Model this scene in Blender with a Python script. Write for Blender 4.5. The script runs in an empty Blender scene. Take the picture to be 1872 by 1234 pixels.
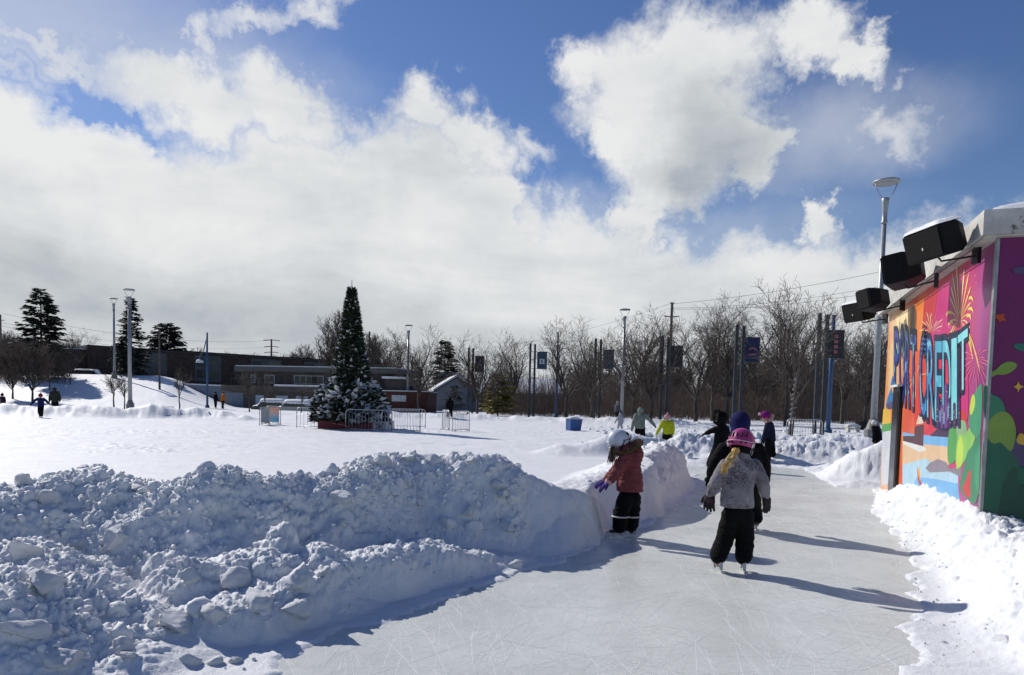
import bpy, bmesh, math, random
import numpy as np
from mathutils import Vector, Matrix
random.seed(7); RNG = np.random.default_rng(11)
S = bpy.context.scene
COL = S.collection
R = math.radians

# ------------------------------------------------------------------ camera
F_PX, CX, CY = 1300.0, 936.0, 814.0          # focal length and principal point, photograph pixels
PITCH, ROLL, EYE = R(3.5), R(1.3), 1.55
_f = Vector((0, math.cos(PITCH), -math.sin(PITCH)))
_u0 = Vector((0, math.sin(PITCH), math.cos(PITCH)))
_r0 = Vector((1, 0, 0))
_r = math.cos(ROLL)*_r0 + math.sin(ROLL)*_u0
_u = -math.sin(ROLL)*_r0 + math.cos(ROLL)*_u0
cam_d = bpy.data.cameras.new('camera'); cam = bpy.data.objects.new('camera', cam_d); COL.objects.link(cam)
M = Matrix.Identity(4)
for i in range(3):
    M[i][0], M[i][1], M[i][2] = _r[i], _u[i], -_f[i]
M.translation = (0, 0, EYE)
cam.matrix_world = M
cam_d.sensor_fit = 'HORIZONTAL'; cam_d.sensor_width = 36.0
cam_d.lens = 36.0*F_PX/1872.0
cam_d.shift_y = (CY-617.0)/1872.0
cam_d.clip_start = 0.05; cam_d.clip_end = 5000
S.camera = cam

def ray(px, py):
    px, py = float(px), float(py)
    return _f + (px-CX)/F_PX*_r - (py-CY)/F_PX*_u
def at(px, py, z=0.0):
    d = ray(px, py); t = (z-EYE)/d.z
    return Vector((d.x*t, d.y*t, z))
def at_y(px, py, Y):
    d = ray(px, py); t = Y/d.y
    return Vector((d.x*t, Y, EYE+d.z*t))
def gx(px, Y, py=740):
    d = ray(px, py); return d.x/d.y*Y

# ------------------------------------------------------------------ sun, sky, exposure
SUN_EL, SUN_A = R(35), R(42)       # elevation; how far in front of straight-left the sun stands
sd = Vector((-math.cos(SUN_EL)*math.cos(SUN_A), math.cos(SUN_EL)*math.sin(SUN_A), math.sin(SUN_EL)))
sl = bpy.data.lights.new('sun', 'SUN'); sl.energy = 5.0; sl.angle = R(0.53); sl.color = (1.0, 0.955, 0.89)
so = bpy.data.objects.new('sun', sl); COL.objects.link(so); so.rotation_euler = sd.to_track_quat('Z', 'Y').to_euler()
so.location = (-30, 20, 40)
S.view_settings.view_transform = 'Standard'; S.view_settings.look = 'None'
S.view_settings.exposure = -0.14; S.view_settings.gamma = 1.0; S.view_settings.use_curve_mapping = False

class NT:
    """small helper for node trees"""
    def __init__(s, tree): s.t = tree; s.n = tree.nodes; s.l = tree.links
    def node(s, typ, **kw):
        n = s.n.new(typ)
        for k, v in kw.items(): setattr(n, k, v)
        return n
    def put(s, sock, v):
        if isinstance(v, bpy.types.NodeSocket): s.l.new(v, sock)
        else: sock.default_value = v
    def math(s, op, a, b=0.0, c=None, clamp=False):
        n = s.node('ShaderNodeMath', operation=op, use_clamp=clamp)
        s.put(n.inputs[0], a); s.put(n.inputs[1], b)
        if c is not None: s.put(n.inputs[2], c)
        return n.outputs[0]
    def vmath(s, op, a, b=(0, 0, 0), out=0):
        n = s.node('ShaderNodeVectorMath', operation=op); s.put(n.inputs[0], a)
        if op == 'SCALE': s.put(n.inputs['Scale'], b)
        else: s.put(n.inputs[1], b)
        return n.outputs[out]
    def noise(s, vec, scale, detail=4, rough=0.55, out='Fac', dist=0.0):
        n = s.node('ShaderNodeTexNoise'); s.put(n.inputs['Vector'], vec)
        n.inputs['Scale'].default_value = scale; n.inputs['Detail'].default_value = detail
        n.inputs['Roughness'].default_value = rough; n.inputs['Distortion'].default_value = dist
        return n.outputs[out]
    def mr(s, v, a, b, c=0.0, d=1.0, smooth=True):
        n = s.node('ShaderNodeMapRange', interpolation_type='SMOOTHSTEP' if smooth else 'LINEAR')
        s.put(n.inputs[0], v); s.put(n.inputs[1], a); s.put(n.inputs[2], b); s.put(n.inputs[3], c); s.put(n.inputs[4], d)
        return n.outputs[0]
    def mix(s, f, a, b, blend='MIX'):
        n = s.node('ShaderNodeMix', data_type='RGBA', blend_type=blend)
        s.put(n.inputs[0], f)
        for sock, v in ((n.inputs[6], a), (n.inputs[7], b)):
            s.put(sock, v if isinstance(v, bpy.types.NodeSocket) else (*v, 1.0) if len(v) == 3 else v)
        return n.outputs[2]
    def ramp(s, f, stops, interp='LINEAR'):
        n = s.node('ShaderNodeValToRGB'); s.put(n.inputs[0], f); cr = n.color_ramp; cr.interpolation = interp
        while len(cr.elements) < len(stops): cr.elements.new(0.5)
        for e, (p, c) in zip(cr.elements, stops): e.position = p; e.color = (*c, 1.0)
        return n.outputs[0]

def srgb(r, g, b):
    def c(v):
        v /= 255.0
        return v/12.92 if v <= 0.04045 else ((v+0.055)/1.055)**2.4
    return (c(r), c(g), c(b))

def azel(px, py):
    d = ray(px, py).normalized()
    return math.degrees(math.atan2(d.x, d.y)), math.degrees(math.asin(d.z))

W = bpy.data.worlds.new('World'); S.world = W; W.use_nodes = True
W.cycles.sampling_method = 'MANUAL'; W.cycles.sample_map_resolution = 1024
wt = NT(W.node_tree)
for n in list(wt.n): wt.n.remove(n)
sky = wt.node('ShaderNodeTexSky', sky_type='NISHITA', sun_disc=False)
sky.sun_elevation = SUN_EL; sky.sun_rotation = math.atan2(sd.x, sd.y)
sky.altitude = 100; sky.air_density = 1.0; sky.dust_density = 0.15; sky.ozone_density = 2.0
hs = wt.node('ShaderNodeHueSaturation'); hs.inputs['Saturation'].default_value = 1.2; hs.inputs['Hue'].default_value = 0.514
wt.put(hs.inputs['Color'], sky.outputs[0])
bg_sky = wt.node('ShaderNodeBackground'); bg_sky.inputs[1].default_value = SKY_STRENGTH = 0.10
wt.put(bg_sky.inputs[0], hs.outputs[0])
tc = wt.node('ShaderNodeTexCoord'); D = tc.outputs['Generated']
sp = wt.node('ShaderNodeSeparateXYZ'); wt.put(sp.inputs[0], D)
AZ = wt.math('MULTIPLY', wt.math('ARCTAN2', sp.outputs[0], sp.outputs[1]), 180/math.pi)
EL = wt.math('MULTIPLY', wt.math('ARCSINE', sp.outputs[2]), 180/math.pi)
warp1 = wt.noise(D, 5.0, 7, 0.62, 'Color'); warp2 = wt.noise(D, 22.0, 7, 0.65, 'Color')
cmb = wt.node('ShaderNodeCombineXYZ'); wt.put(cmb.inputs[0], AZ); wt.put(cmb.inputs[1], EL)
P0 = cmb.outputs[0]
w1 = wt.vmath('SCALE', wt.vmath('SUBTRACT', warp1, (.5, .5, .5)), 9.0)
w2 = wt.vmath('SCALE', wt.vmath('SUBTRACT', warp2, (.5, .5, .5)), 6.5)
P = wt.vmath('ADD', wt.vmath('ADD', P0, w1), w2)
Psoft = wt.vmath('ADD', P0, w1)
spp = wt.node('ShaderNodeSeparateXYZ'); wt.put(spp.inputs[0], P)
# upper edge of the long cloud bank as a curve elevation(azimuth)
fc = wt.node('ShaderNodeFloatCurve'); cv = fc.mapping.curves[0]
edge = [(-600, 250), (-250, 170), (-60, 140), (60, 165), (150, 195), (250, 225), (400, 235), (600, 232), (750, 226), (850, 250), (925, 305), (965, 368),
        (1080, 384), (1200, 395), (1350, 408), (1480, 425), (1560, 448), (1680, 440), (1872, 415), (2200, 480)]
pts = [((azel(*e)[0]+60)/120, azel(*e)[1]/40) for e in edge]
while len(cv.points) < len(pts): cv.points.new(0.5, 0.5)
for p, (a, b) in zip(cv.points, pts): p.location = (a, b); p.handle_type = 'AUTO'
fc.mapping.update()
wt.put(fc.inputs['Value'], wt.mr(spp.outputs[0], -60, 60, 0, 1, False))
bank_d = wt.math('SUBTRACT', wt.math('MULTIPLY', fc.outputs[0], 40.0), spp.outputs[1])   # degrees below the edge
bank = wt.mr(bank_d, -1.2, 2.2)
def blob(px, py, rx, ry, rot=0, src=None):
    """soft ellipse, 1 at its centre, 0 at its rim; centre and radii measured on the photograph"""
    a, e = azel(px, py)
    n = wt.node('ShaderNodeMapping', vector_type='TEXTURE'); wt.put(n.inputs[0], src or P)
    n.inputs[1].default_value = (a, e, 0); n.inputs[2].default_value = (0, 0, R(-rot)); n.inputs[3].default_value = (rx*0.042, ry*0.042, 1000)
    return wt.math('SUBTRACT', 1.0, wt.vmath('LENGTH', n.outputs[0], out=1))
def union(lst):
    o = lst[0]
    for b in lst[1:]: o = wt.math('MAXIMUM', o, b)
    return o
cum = union([blob(*b) for b in [
    (1200, 190, 175, 150, 0), (1120, 150, 95, 75, 0), (1290, 85, 150, 105, 0), (1470, 65, 120, 75, 15),
    (1560, 110, 80, 50, 25), (1130, 265, 85, 70, 0), (1225, 310, 150, 95, 0), (1180, 385, 110, 60, -30),
    (1290, 230, 140, 150, 0), (1370, 280, 80, 70, 0), (1495, 410, 40, 50, -30)]])
cumd = wt.mr(cum, -0.04, 0.6)
soft = wt.mr(union([blob(*b) for b in [(350, 172, 250, 88, 10), (520, 222, 165, 95, 25), (780, 225, 135, 66, 10), (870, 270, 110, 62, 25)]]), -0.02, 0.75)
cumd = wt.math('MAXIMUM', cumd, soft)
wisp = wt.math('MULTIPLY', wt.mr(union([blob(*b) for b in [
    (1605, 245, 115, 60, 0), (470, 35, 130, 42, -28), (560, 8, 90, 40, -10), (380, 80, 40, 60, 10), (960, 290, 70, 45, 30), (90, 85, 180, 32, 14), (20, 100, 130, 50, 12)]]), 0.0, 1.0), 0.8)
veil = wt.math('MULTIPLY', wt.mr(union([blob(*b) for b in [(100, 40, 520, 190, 0, Psoft), (350, 120, 420, 150, 10, Psoft), (1500, 260, 330, 130, 0, Psoft), (1100, 420, 620, 90, 0, Psoft)]]), 0.0, 1.0), 0.42)
gap = wt.math('MULTIPLY', wt.mr(union([blob(160, 185, 200, 30, 24), blob(60, 120, 130, 16, 12)]), 0.0, 0.9), 0.5)
front = wt.mr(sp.outputs[1], 0.0, 0.45)                       # clear sky behind the camera
mask = wt.math('MAXIMUM', wt.math('MAXIMUM', bank, cumd), wt.math('MAXIMUM', wisp, veil))
mask = wt.math('MULTIPLY', wt.math('SUBTRACT', mask, gap, clamp=True), front)
# cloud brightness: white crests facing the sun, grey undersides, dull grey near the horizon
stretch = wt.node('ShaderNodeMapping'); wt.put(stretch.inputs[0], D); stretch.inputs[3].default_value = (1, 1, 3.6)
st = wt.noise(stretch.outputs[0], 3.4, 7, 0.6, dist=0.4)
puff = wt.noise(D, 9.0, 6, 0.6)
low = wt.mr(EL, 3.0, 17.0, 0.0, 1.0)
val = wt.math('ADD', wt.mr(EL, 1.5, 14.0, 0.67, 0.83), wt.math('MULTIPLY', wt.math('SUBTRACT', st, 0.5), 0.75))
val = wt.math('ADD', val, wt.math('MULTIPLY', wt.math('SUBTRACT', puff, 0.5), 0.45))
val = wt.math('ADD', val, wt.math('MULTIPLY', wt.mr(bank_d, 3.5, 0.0), 0.12))
core = wt.mr(union([blob(1310, 260, 170, 175, 0, Psoft), blob(1250, 330, 120, 80, 0, Psoft)]), 0.0, 0.9)
val = wt.math('SUBTRACT', val, wt.math('MULTIPLY', core, 0.46))
val = wt.math('ADD', val, wt.math('MULTIPLY', wt.mr(blob(120, 330, 520, 200, 0, Psoft), 0.0, 0.9), 0.16))
val = wt.math('SUBTRACT', val, wt.math('MULTIPLY', wt.mr(blob(20, 390, 130, 120, 40, Psoft), 0.0, 0.9), 0.22))
val = wt.math('SUBTRACT', val, wt.math('MULTIPLY', wt.mr(blob(250, 530, 700, 130, 0, Psoft), 0.0, 0.9), 0.10))
ccol = wt.ramp(val, [(0.0, srgb(120, 134, 158)), (0.42, srgb(176, 184, 194)), (0.62, srgb(206, 211, 215)), (0.85, srgb(231, 234, 236)), (1.0, srgb(244, 245, 245))])
bg_cl = wt.node('ShaderNodeBackground'); wt.put(bg_cl.inputs[0], ccol); bg_cl.inputs[1].default_value = 1.0
mx = wt.node('ShaderNodeMixShader'); wt.put(mx.inputs[0], mask); wt.l.new(bg_sky.outputs[0], mx.inputs[1]); wt.l.new(bg_cl.outputs[0], mx.inputs[2])
wo = wt.node('ShaderNodeOutputWorld'); wt.l.new(mx.outputs[0], wo.inputs[0])

# ------------------------------------------------------------------ materials
MATS = {}
def pm(name, col, rough=0.6, var=0.18, scale=6.0, bump=0.0, bscale=None, metal=0.0, spec=0.4, coords='Object', col2=None, lo=0.35, hi=0.65, detail=5):
    """Principled material whose colour is broken up by noise"""
    if name in MATS: return MATS[name]
    m = bpy.data.materials.new(name); m.use_nodes = True; t = NT(m.node_tree)
    b = t.n['Principled BSDF']; c = t.node('ShaderNodeTexCoord').outputs[coords]
    a = tuple(x*(1-var) for x in col); d = col2 or tuple(min(1, x*(1+var)) for x in col)
    f = t.mr(t.noise(c, scale, detail, 0.6), lo, hi)
    t.put(b.inputs['Base Color'], t.mix(f, a, d))
    b.inputs['Roughness'].default_value = rough; b.inputs['Metallic'].default_value = metal
    b.inputs['Specular IOR Level'].default_value = spec
    if bump:
        bn = t.node('ShaderNodeBump'); bn.inputs['Strength'].default_value = bump; bn.inputs['Distance'].default_value = 0.02
        t.put(bn.inputs['Height'], t.noise(c, bscale or scale*6, 4, 0.6)); t.l.new(bn.outputs[0], b.inputs['Normal'])
    MATS[name] = m
    return m

# ------------------------------------------------------------------ object helpers
def tag(o, label=None, cat=None, group=None, kind=None):
    if label: o['label'] = label
    if cat: o['category'] = cat
    if group: o['group'] = group
    if kind: o['kind'] = kind
    return o
def thing(name, label, cat, loc=(0, 0, 0), rotz=0.0, group=None):
    o = bpy.data.objects.new(name, None); COL.objects.link(o); o.empty_display_size = 0.2
    o.location = loc; o.rotation_euler = (0, 0, rotz)
    return tag(o, label, cat, group)
def link(name, me, mats=None, parent=None, smooth=False):
    o = bpy.data.objects.new(name, me); COL.objects.link(o)
    if mats is not None:
        for m in (mats if isinstance(mats, (list, tuple)) else [mats]): me.materials.append(m)
    if smooth: me.polygons.foreach_set('use_smooth', np.ones(len(me.polygons), bool))
    if parent: o.parent = parent
    return o
def mesh_np(name, V, Fq, mats=None, parent=None, smooth=False, mi=None):
    """fast mesh from arrays; Fq is (n,3) or (n,4)"""
    V = np.asarray(V, np.float32); Fq = np.asarray(Fq, np.int32); k = Fq.shape[1]
    me = bpy.data.meshes.new(name)
    me.vertices.add(len(V)); me.vertices.foreach_set('co', V.ravel())
    me.loops.add(Fq.size); me.loops.foreach_set('vertex_index', Fq.ravel())
    me.polygons.add(len(Fq)); me.polygons.foreach_set('loop_start', np.arange(0, Fq.size, k, dtype=np.int32))
    if mi is not None: me.polygons.foreach_set('material_index', np.asarray(mi, np.int32))
    me.update(calc_edges=True)
    return link(name, me, mats, parent, smooth)
def copy_tree(o, parent=None):
    c = o.copy(); COL.objects.link(c)
    if parent: c.parent = parent
    for ch in list(o.children): copy_tree(ch, c)
    return c

class MB:
    """collects shapes, links them as ONE mesh object"""
    def __init__(s): s.v = []; s.f = []; s.m = []
    def add(s, vs, fs, mi=0):
        k = len(s.v); s.v += [tuple(v) for v in vs]; s.f += [tuple(i+k for i in f) for f in fs]; s.m += [mi]*len(fs)
    def box(s, x0, x1, y0, y1, z0, z1, mi=0, mat=None):
        vs = [Vector((x, y, z)) for z in (z0, z1) for x, y in ((x0, y0), (x1, y0), (x1, y1), (x0, y1))]
        if mat: vs = [mat @ v for v in vs]
        s.add(vs, [(3, 2, 1, 0), (4, 5, 6, 7), (0, 1, 5, 4), (1, 2, 6, 5), (2, 3, 7, 6), (3, 0, 4, 7)], mi)
    def tube(s, pts, rad, n=8, mi=0, cap=True, flat=None):
        pts = [Vector(p) for p in pts]
        rad = rad if isinstance(rad, (list, tuple)) else [rad]*len(pts)
        rings = []; ref = None
        for i, p in enumerate(pts):
            t = (pts[min(i+1, len(pts)-1)] - pts[max(i-1, 0)])
            t = t.normalized() if t.length > 1e-9 else Vector((0, 0, 1))
            if ref is None: ref = Vector((1, 0, 0)) if abs(t.x) < 0.8 else Vector((0, 1, 0))
            a = (ref - t*ref.dot(t)).normalized(); b = t.cross(a); ref = a
            fl = flat or (1, 1)
            rings.append([p + rad[i]*(fl[0]*math.cos(2*math.pi*k/n)*a + fl[1]*math.sin(2*math.pi*k/n)*b) for k in range(n)])
        vs = [v for r in rings for v in r]
        fs = [(i*n+k, i*n+(k+1) % n, (i+1)*n+(k+1) % n, (i+1)*n+k) for i in range(len(pts)-1) for k in range(n)]
        if cap: fs += [tuple(range(n-1, -1, -1)), tuple(range((len(pts)-1)*n, len(pts)*n))]
        s.add(vs, fs, mi)
    def cap(s, p0, r0, p1, r1, n=12):
        """tapered capsule"""
        p0, p1 = Vector(p0), Vector(p1); d = p1-p0; L = d.length
        d = d/L if L > 1e-6 else Vector((0, 0, 1))
        pts = []; rr = []
        for k in range(4):
            a = math.pi/2*(1-k/4+0.0); pts.append(p0 - d*r0*math.sin(a)*0.999); rr.append(max(r0*math.cos(a), r0*0.03))
        pts.append(p0); rr.append(r0); pts.append(p1); rr.append(r1)
        for k in range(1, 5):
            a = math.pi/2*k/4; pts.append(p1 + d*r1*math.sin(a)*0.999); rr.append(max(r1*math.cos(a), r1*0.03))
        s.tube(pts, rr, n)
    def chain(s, pts, rad, n=12):
        for i in range(len(pts)-1): s.cap(pts[i], rad[i], pts[i+1], rad[i+1], n)
    def ell(s, c, r, n=16, rot=None, mi=0):
        c = Vector(c); vs = []; fs = []; m = n//2
        for i in range(m+1):
            th = math.pi*i/m
            for k in range(n):
                ph = 2*math.pi*k/n
                v = Vector((r[0]*max(math.sin(th), .01)*math.cos(ph), r[1]*max(math.sin(th), .01)*math.sin(ph), r[2]*math.cos(th)))
                vs.append(c + (rot @ v if rot else v))
        for i in range(m):
            for k in range(n): fs.append((i*n+k, (i+1)*n+k, (i+1)*n+(k+1) % n, i*n+(k+1) % n))
        fs += [tuple(range(n)), tuple(range((m+1)*n-1, m*n-1, -1))]
        s.add(vs, fs, mi)
    def loft(s, rings, n=24, p=2.4, mi=0):
        """rings: (centre, rx, ry, tilt about x) from bottom to top, super-ellipse section"""
        vs = []
        for (c, rx, ry, *t) in rings:
            t = t[0] if t else 0.0
            for k in range(n):
                a = 2*math.pi*k/n; ca, sa = math.cos(a), math.sin(a)
                x = rx*math.copysign(abs(ca)**(2/p), ca); y = ry*math.copysign(abs(sa)**(2/p), sa)
                vs.append(Vector(c)+Vector((x, y*math.cos(t), y*math.sin(t))))
        m = len(rings)
        fs = [(i*n+k, i*n+(k+1) % n, (i+1)*n+(k+1) % n, (i+1)*n+k) for i in range(m-1) for k in range(n)]
        fs += [tuple(range(n-1, -1, -1)), tuple(range((m-1)*n, m*n))]
        s.add(vs, fs, mi)
    def lathe(s, prof, n=20, c=(0, 0, 0), mi=0):
        vs = []; cx, cy, cz = c
        for (r, z) in prof:
            vs += [(cx+max(r, 1e-4)*math.cos(2*math.pi*k/n), cy+max(r, 1e-4)*math.sin(2*math.pi*k/n), cz+z) for k in range(n)]
        m = len(prof)
        fs = [(i*n+k, i*n+(k+1) % n, (i+1)*n+(k+1) % n, (i+1)*n+k) for i in range(m-1) for k in range(n)]
        fs += [tuple(range(n-1, -1, -1)), tuple(range((m-1)*n, m*n))]
        s.add(vs, fs, mi)
    def prism(s, poly, y0, y1, mi=0):
        """polygon in xz extruded along y"""
        n = len(poly)
        vs = [(x, y0, z) for x, z in poly]+[(x, y1, z) for x, z in poly]
        fs = [tuple(range(n)), tuple(range(2*n-1, n-1, -1))]+[(i, i+n, (i+1) % n+n, (i+1) % n) for i in range(n)]
        s.add(vs, fs, mi)
    def mesh(s, name='m'):
        me = bpy.data.meshes.new(name); me.from_pydata(s.v, [], s.f)
        for p, m in zip(me.polygons, s.m): p.material_index = m
        return me
    def build(s, name, mats=None, parent=None, smooth=False, bevel=0.0, fix=True, edge=None):
        me = s.mesh(name)
        if fix or bevel:
            bm = bmesh.new(); bm.from_mesh(me)
            if fix: bmesh.ops.recalc_face_normals(bm, faces=bm.faces)
            if bevel:
                es = [e for e in bm.edges if len(e.link_faces) == 2 and e.calc_face_angle(0) > 0.6]
                bmesh.ops.bevel(bm, geom=es, offset=bevel, segments=2, affect='EDGES', profile=0.6, clamp_overlap=True)
            bm.to_mesh(me); bm.free()
        return link(name, me, mats, parent, smooth)
    def skin(s, name, mats, parent, voxel=0.01, smooth_it=4, wrinkle=0.0, wscale=14.0, seams=None):
        """fuse the shapes into one continuous surface"""
        tmp = bpy.data.objects.new('tmp', s.mesh()); COL.objects.link(tmp)
        r = tmp.modifiers.new('r', 'REMESH'); r.mode = 'VOXEL'; r.voxel_size = voxel
        k = tmp.modifiers.new('s', 'SMOOTH'); k.factor = 0.5; k.iterations = smooth_it
        dg = bpy.context.evaluated_depsgraph_get()
        me = bpy.data.meshes.new_from_object(tmp.evaluated_get(dg)); me.name = name
        bpy.data.objects.remove(tmp)
        if wrinkle:
            n = len(me.vertices); co = np.empty(n*3, np.float32); me.vertices.foreach_get('co', co); co = co.reshape(-1, 3)
            no = np.empty(n*3, np.float32); me.vertices.foreach_get('normal', no); no = no.reshape(-1, 3)
            q = co*np.array([wscale*.7, wscale*.7, wscale*1.5], np.float32)
            d = np.abs(pn(q))*1.6-0.4+0.6*pn(q*2.3+5)
            if seams:
                zz = (co[:, 2]+.02*pn(co*5))/seams; d = d-1.5*np.exp(-((zz-np.round(zz))/.10)**2)
            co = co+no*(wrinkle*d)[:, None]; me.vertices.foreach_set('co', co.astype(np.float32).ravel()); me.update()
        me.materials.clear()
        return link(name, me, mats, parent, True)

# ------------------------------------------------------------------ noise
_perm = np.random.default_rng(3).permutation(256).astype(np.int32); _perm = np.concatenate([_perm, _perm])
_g = np.random.default_rng(4).normal(size=(256, 3)).astype(np.float32); _g /= np.linalg.norm(_g, axis=1)[:, None]
def pn(p):
    p = np.asarray(p, np.float32); i = np.floor(p).astype(np.int32); f = p-i; i &= 255
    u = f*f*f*(f*(f*6-15)+10)
    out = 0
    res = {}
    for dx in (0, 1):
        a = _perm[(i[:, 0]+dx) & 255]
        for dy in (0, 1):
            b = _perm[(a+i[:, 1]+dy) & 255]
            for dz in (0, 1):
                h = _perm[(b+i[:, 2]+dz) & 255]; g = _g[h]
                res[dx, dy, dz] = g[:, 0]*(f[:, 0]-dx)+g[:, 1]*(f[:, 1]-dy)+g[:, 2]*(f[:, 2]-dz)
    l = lambda a, b, t: a+t*(b-a)
    x00 = l(res[0, 0, 0], res[1, 0, 0], u[:, 0]); x10 = l(res[0, 1, 0], res[1, 1, 0], u[:, 0])
    x01 = l(res[0, 0, 1], res[1, 0, 1], u[:, 0]); x11 = l(res[0, 1, 1], res[1, 1, 1], u[:, 0])
    return l(l(x00, x10, u[:, 1]), l(x01, x11, u[:, 1]), u[:, 2])
def fbm(p, o=4, gain=0.5, lac=2.03):
    s = 0; a = 1.0
    for k in range(o): s = s+a*pn(p+17.3*k); p = p*lac; a *= gain
    return s
def sstep(a, b, x):
    t = np.clip((x-a)/(b-a), 0, 1); return t*t*(3-2*t)

# ------------------------------------------------------------------ terrain
def A2(px, py, z=0.0): v = at(px, py, z); return (v.x, v.y)
ICE = [(-2.5, -4), (-2.4, 0), (-1.9, 3.2)] + [A2(*p) for p in [
    (450, 1234), (537, 1168), (612, 1142), (724, 1117), (784, 1087), (859, 1068), (930, 1045), (975, 1034), (1030, 1026), (1075, 1008), (1098, 992), (1108, 970), (1180, 966),
    (1200, 955), (1250, 920), (1288, 887), (1276, 868)]] + [(3.25, 17.3), (3.5, 18.4)] + [A2(*p) for p in [
    (1300, 853), (1410, 853), (1470, 858), (1525, 890), (1600, 895), (1591, 928), (1645, 992), (1660, 1025), (1668, 1085), (1668, 1160), (1660, 1234)]] + [(2.45, 3.0), (2.5, 0), (2.6, -4)]
ICE = np.array(ICE, np.float32)
def poly_sd(x, y, P):
    """signed distance to a polygon, negative inside"""
    d = np.full(x.shape, 1e9, np.float32); inside = np.zeros(x.shape, bool)
    n = len(P)
    for i in range(n):
        a = P[i]; b = P[(i+1) % n]; e = b-a
        wx, wy = x-a[0], y-a[1]
        t = np.clip((wx*e[0]+wy*e[1])/(e @ e), 0, 1)
        d = np.minimum(d, (wx-t*e[0])**2+(wy-t*e[1])**2)
        c = ((a[1] <= y) & (b[1] > y)) | ((b[1] <= y) & (a[1] > y))
        with np.errstate(divide='ignore', invalid='ignore'):
            xi = a[0]+(y-a[1])/(b[1]-a[1]+1e-12)*e[0]
        inside ^= c & (x < xi)
    d = np.sqrt(d)
    return np.where(inside, -d, d)
def ridge(x, y, pts, p=1.0):
    """long pile along a crest line: (x, y, height, front width, back width); the front lies right of the direction of travel"""
    best = np.full(x.shape, 1e9, np.float32); h = np.zeros(x.shape, np.float32)
    for a, b in zip(pts[:-1], pts[1:]):
        ex, ey = b[0]-a[0], b[1]-a[1]; L2 = ex*ex+ey*ey
        wx, wy = x-a[0], y-a[1]
        t = np.clip((wx*ex+wy*ey)/L2, 0, 1)
        d = np.sqrt((wx-t*ex)**2+(wy-t*ey)**2)
        side = ex*wy-ey*wx                                     # > 0: left of the line = back
        H = a[2]+t*(b[2]-a[2])
        k = sstep(-.6, .6, side/(math.sqrt(L2)*np.maximum(d, 1e-4)))
        w = k*(a[4]+t*(b[4]-a[4]))+(1-k)*(a[3]+t*(b[3]-a[3]))
        q = np.clip(d/w, 0, 1)
        v = H*(1-q*q*(3-2*q))**p
        h = np.maximum(h, v)
    return h
def mound(x, y, cx, cy, r, h, ry=None):
    q = np.clip(np.sqrt(((x-cx)/r)**2+((y-cy)/(ry or r))**2), 0, 1)
    return h*(1-q*q)**1.5
LEFT = [(-9.5, 5.2, .78, 1.5, 1.8), (-5.6, 5.3, .76, 1.3, 1.6), (-3.95, 5.45, .72, 1.1, 1.4), (-3.7, 6.1, .82, 1.1, 1.3), (-3.05, 5.85, .69, .92, 1.3), (-2.5, 5.85, .80, .88, 1.3), (-2.0, 6.0, .74, .88, 1.3),
        (-1.62, 6.5, .79, .9, 1.3), (-1.3, 7.4, .91, 1.0, 1.3), (-.8, 7.5, .86, .95, 1.4), (-.23, 7.75, .80, .9, 1.5), (.15, 7.75, .68, .65, 1.5), (.60, 7.9, .58, .42, 1.7), (.84, 8.15, .48, .2, 1.7)]
LEFT2 = [(.84, 8.15, .46, .2, 1.6), (.98, 9.0, .52, .3, 1.6), (1.40, 9.55, .56, .34, 1.6), (1.82, 9.95, .58, .34, 1.7), (2.5, 11.7, .70, .38, 2.0), (3.1, 13.2, .76, .38, 2.2), (3.42, 14.4, .74, .36, 2.2)]
LOW = [(-1.62, 4.5, .27, .22, .9), (-1.28, 4.95, .27, .22, .9), (-.98, 5.5, .28, .24, .9), (-.75, 5.95, .30, .26, 1.0), (-.4, 6.0, .2, .26, .9), (-.06, 6.35, .1, .22, .8)]
RIGHT = [(7.1, 13.5, .22, 2.0, .5), (6.7, 12, .42, 3, .9), (6.1, 10, .54, 3, 1.15), (5.35, 8.2, .52, 1.2, 1.2), (4.92, 7.4, .47, .7, 1.2), (4.5, 6.6, .47, .7, 1.2), (4.15, 5.7, .47, .7, 1.1), (3.85, 4.6, .5, .9, 1.2), (3.6, 2.5, .5, .9, 1.1), (3.6, -3, .5, 1, .9)]
MID = [(8.9, 15.2, .62, 1.5, .8), (7.9, 15.6, .70, 1.6, 1.0), (6.9, 15.9, .72, 1.5, .9), (6.15, 16.4, .55, 1.3, .9)]
FARB = [[(9.5, 19.5, .45, 1.2, 1.4), (7.7, 20.2, .6, 1.2, 1.6), (6.6, 20.4, .5, 1.0, 1.2)], [(1.6, 20.6, .35, 1.4, 1.2), (3.2, 21.0, .72, 1.6, 1.3), (4.6, 21.3, .68, 1.4, 1.3), (6.1, 21.4, .45, 1.4, 1.2)],
        [(4.6, 25.5, .5, 1.2, 1.5), (8, 26.0, .5, 1.2, 1.5), (13, 26.5, .5, 1.2, 1.5)],
        [(-30, 40.5, .5, 2.0, 2), (-24.5, 42, .75, 2.0, 2), (-20, 44.0, .75, 2.0, 2), (-16.5, 43.0, .35, 1.5, 1.5)],
        [(-16, 58, .5, 2, 2), (-8, 56, .45, 2, 2), (0, 54, .5, 2, 2), (7, 50, .5, 2, 2), (13, 46, .5, 2, 2)]]
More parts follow.
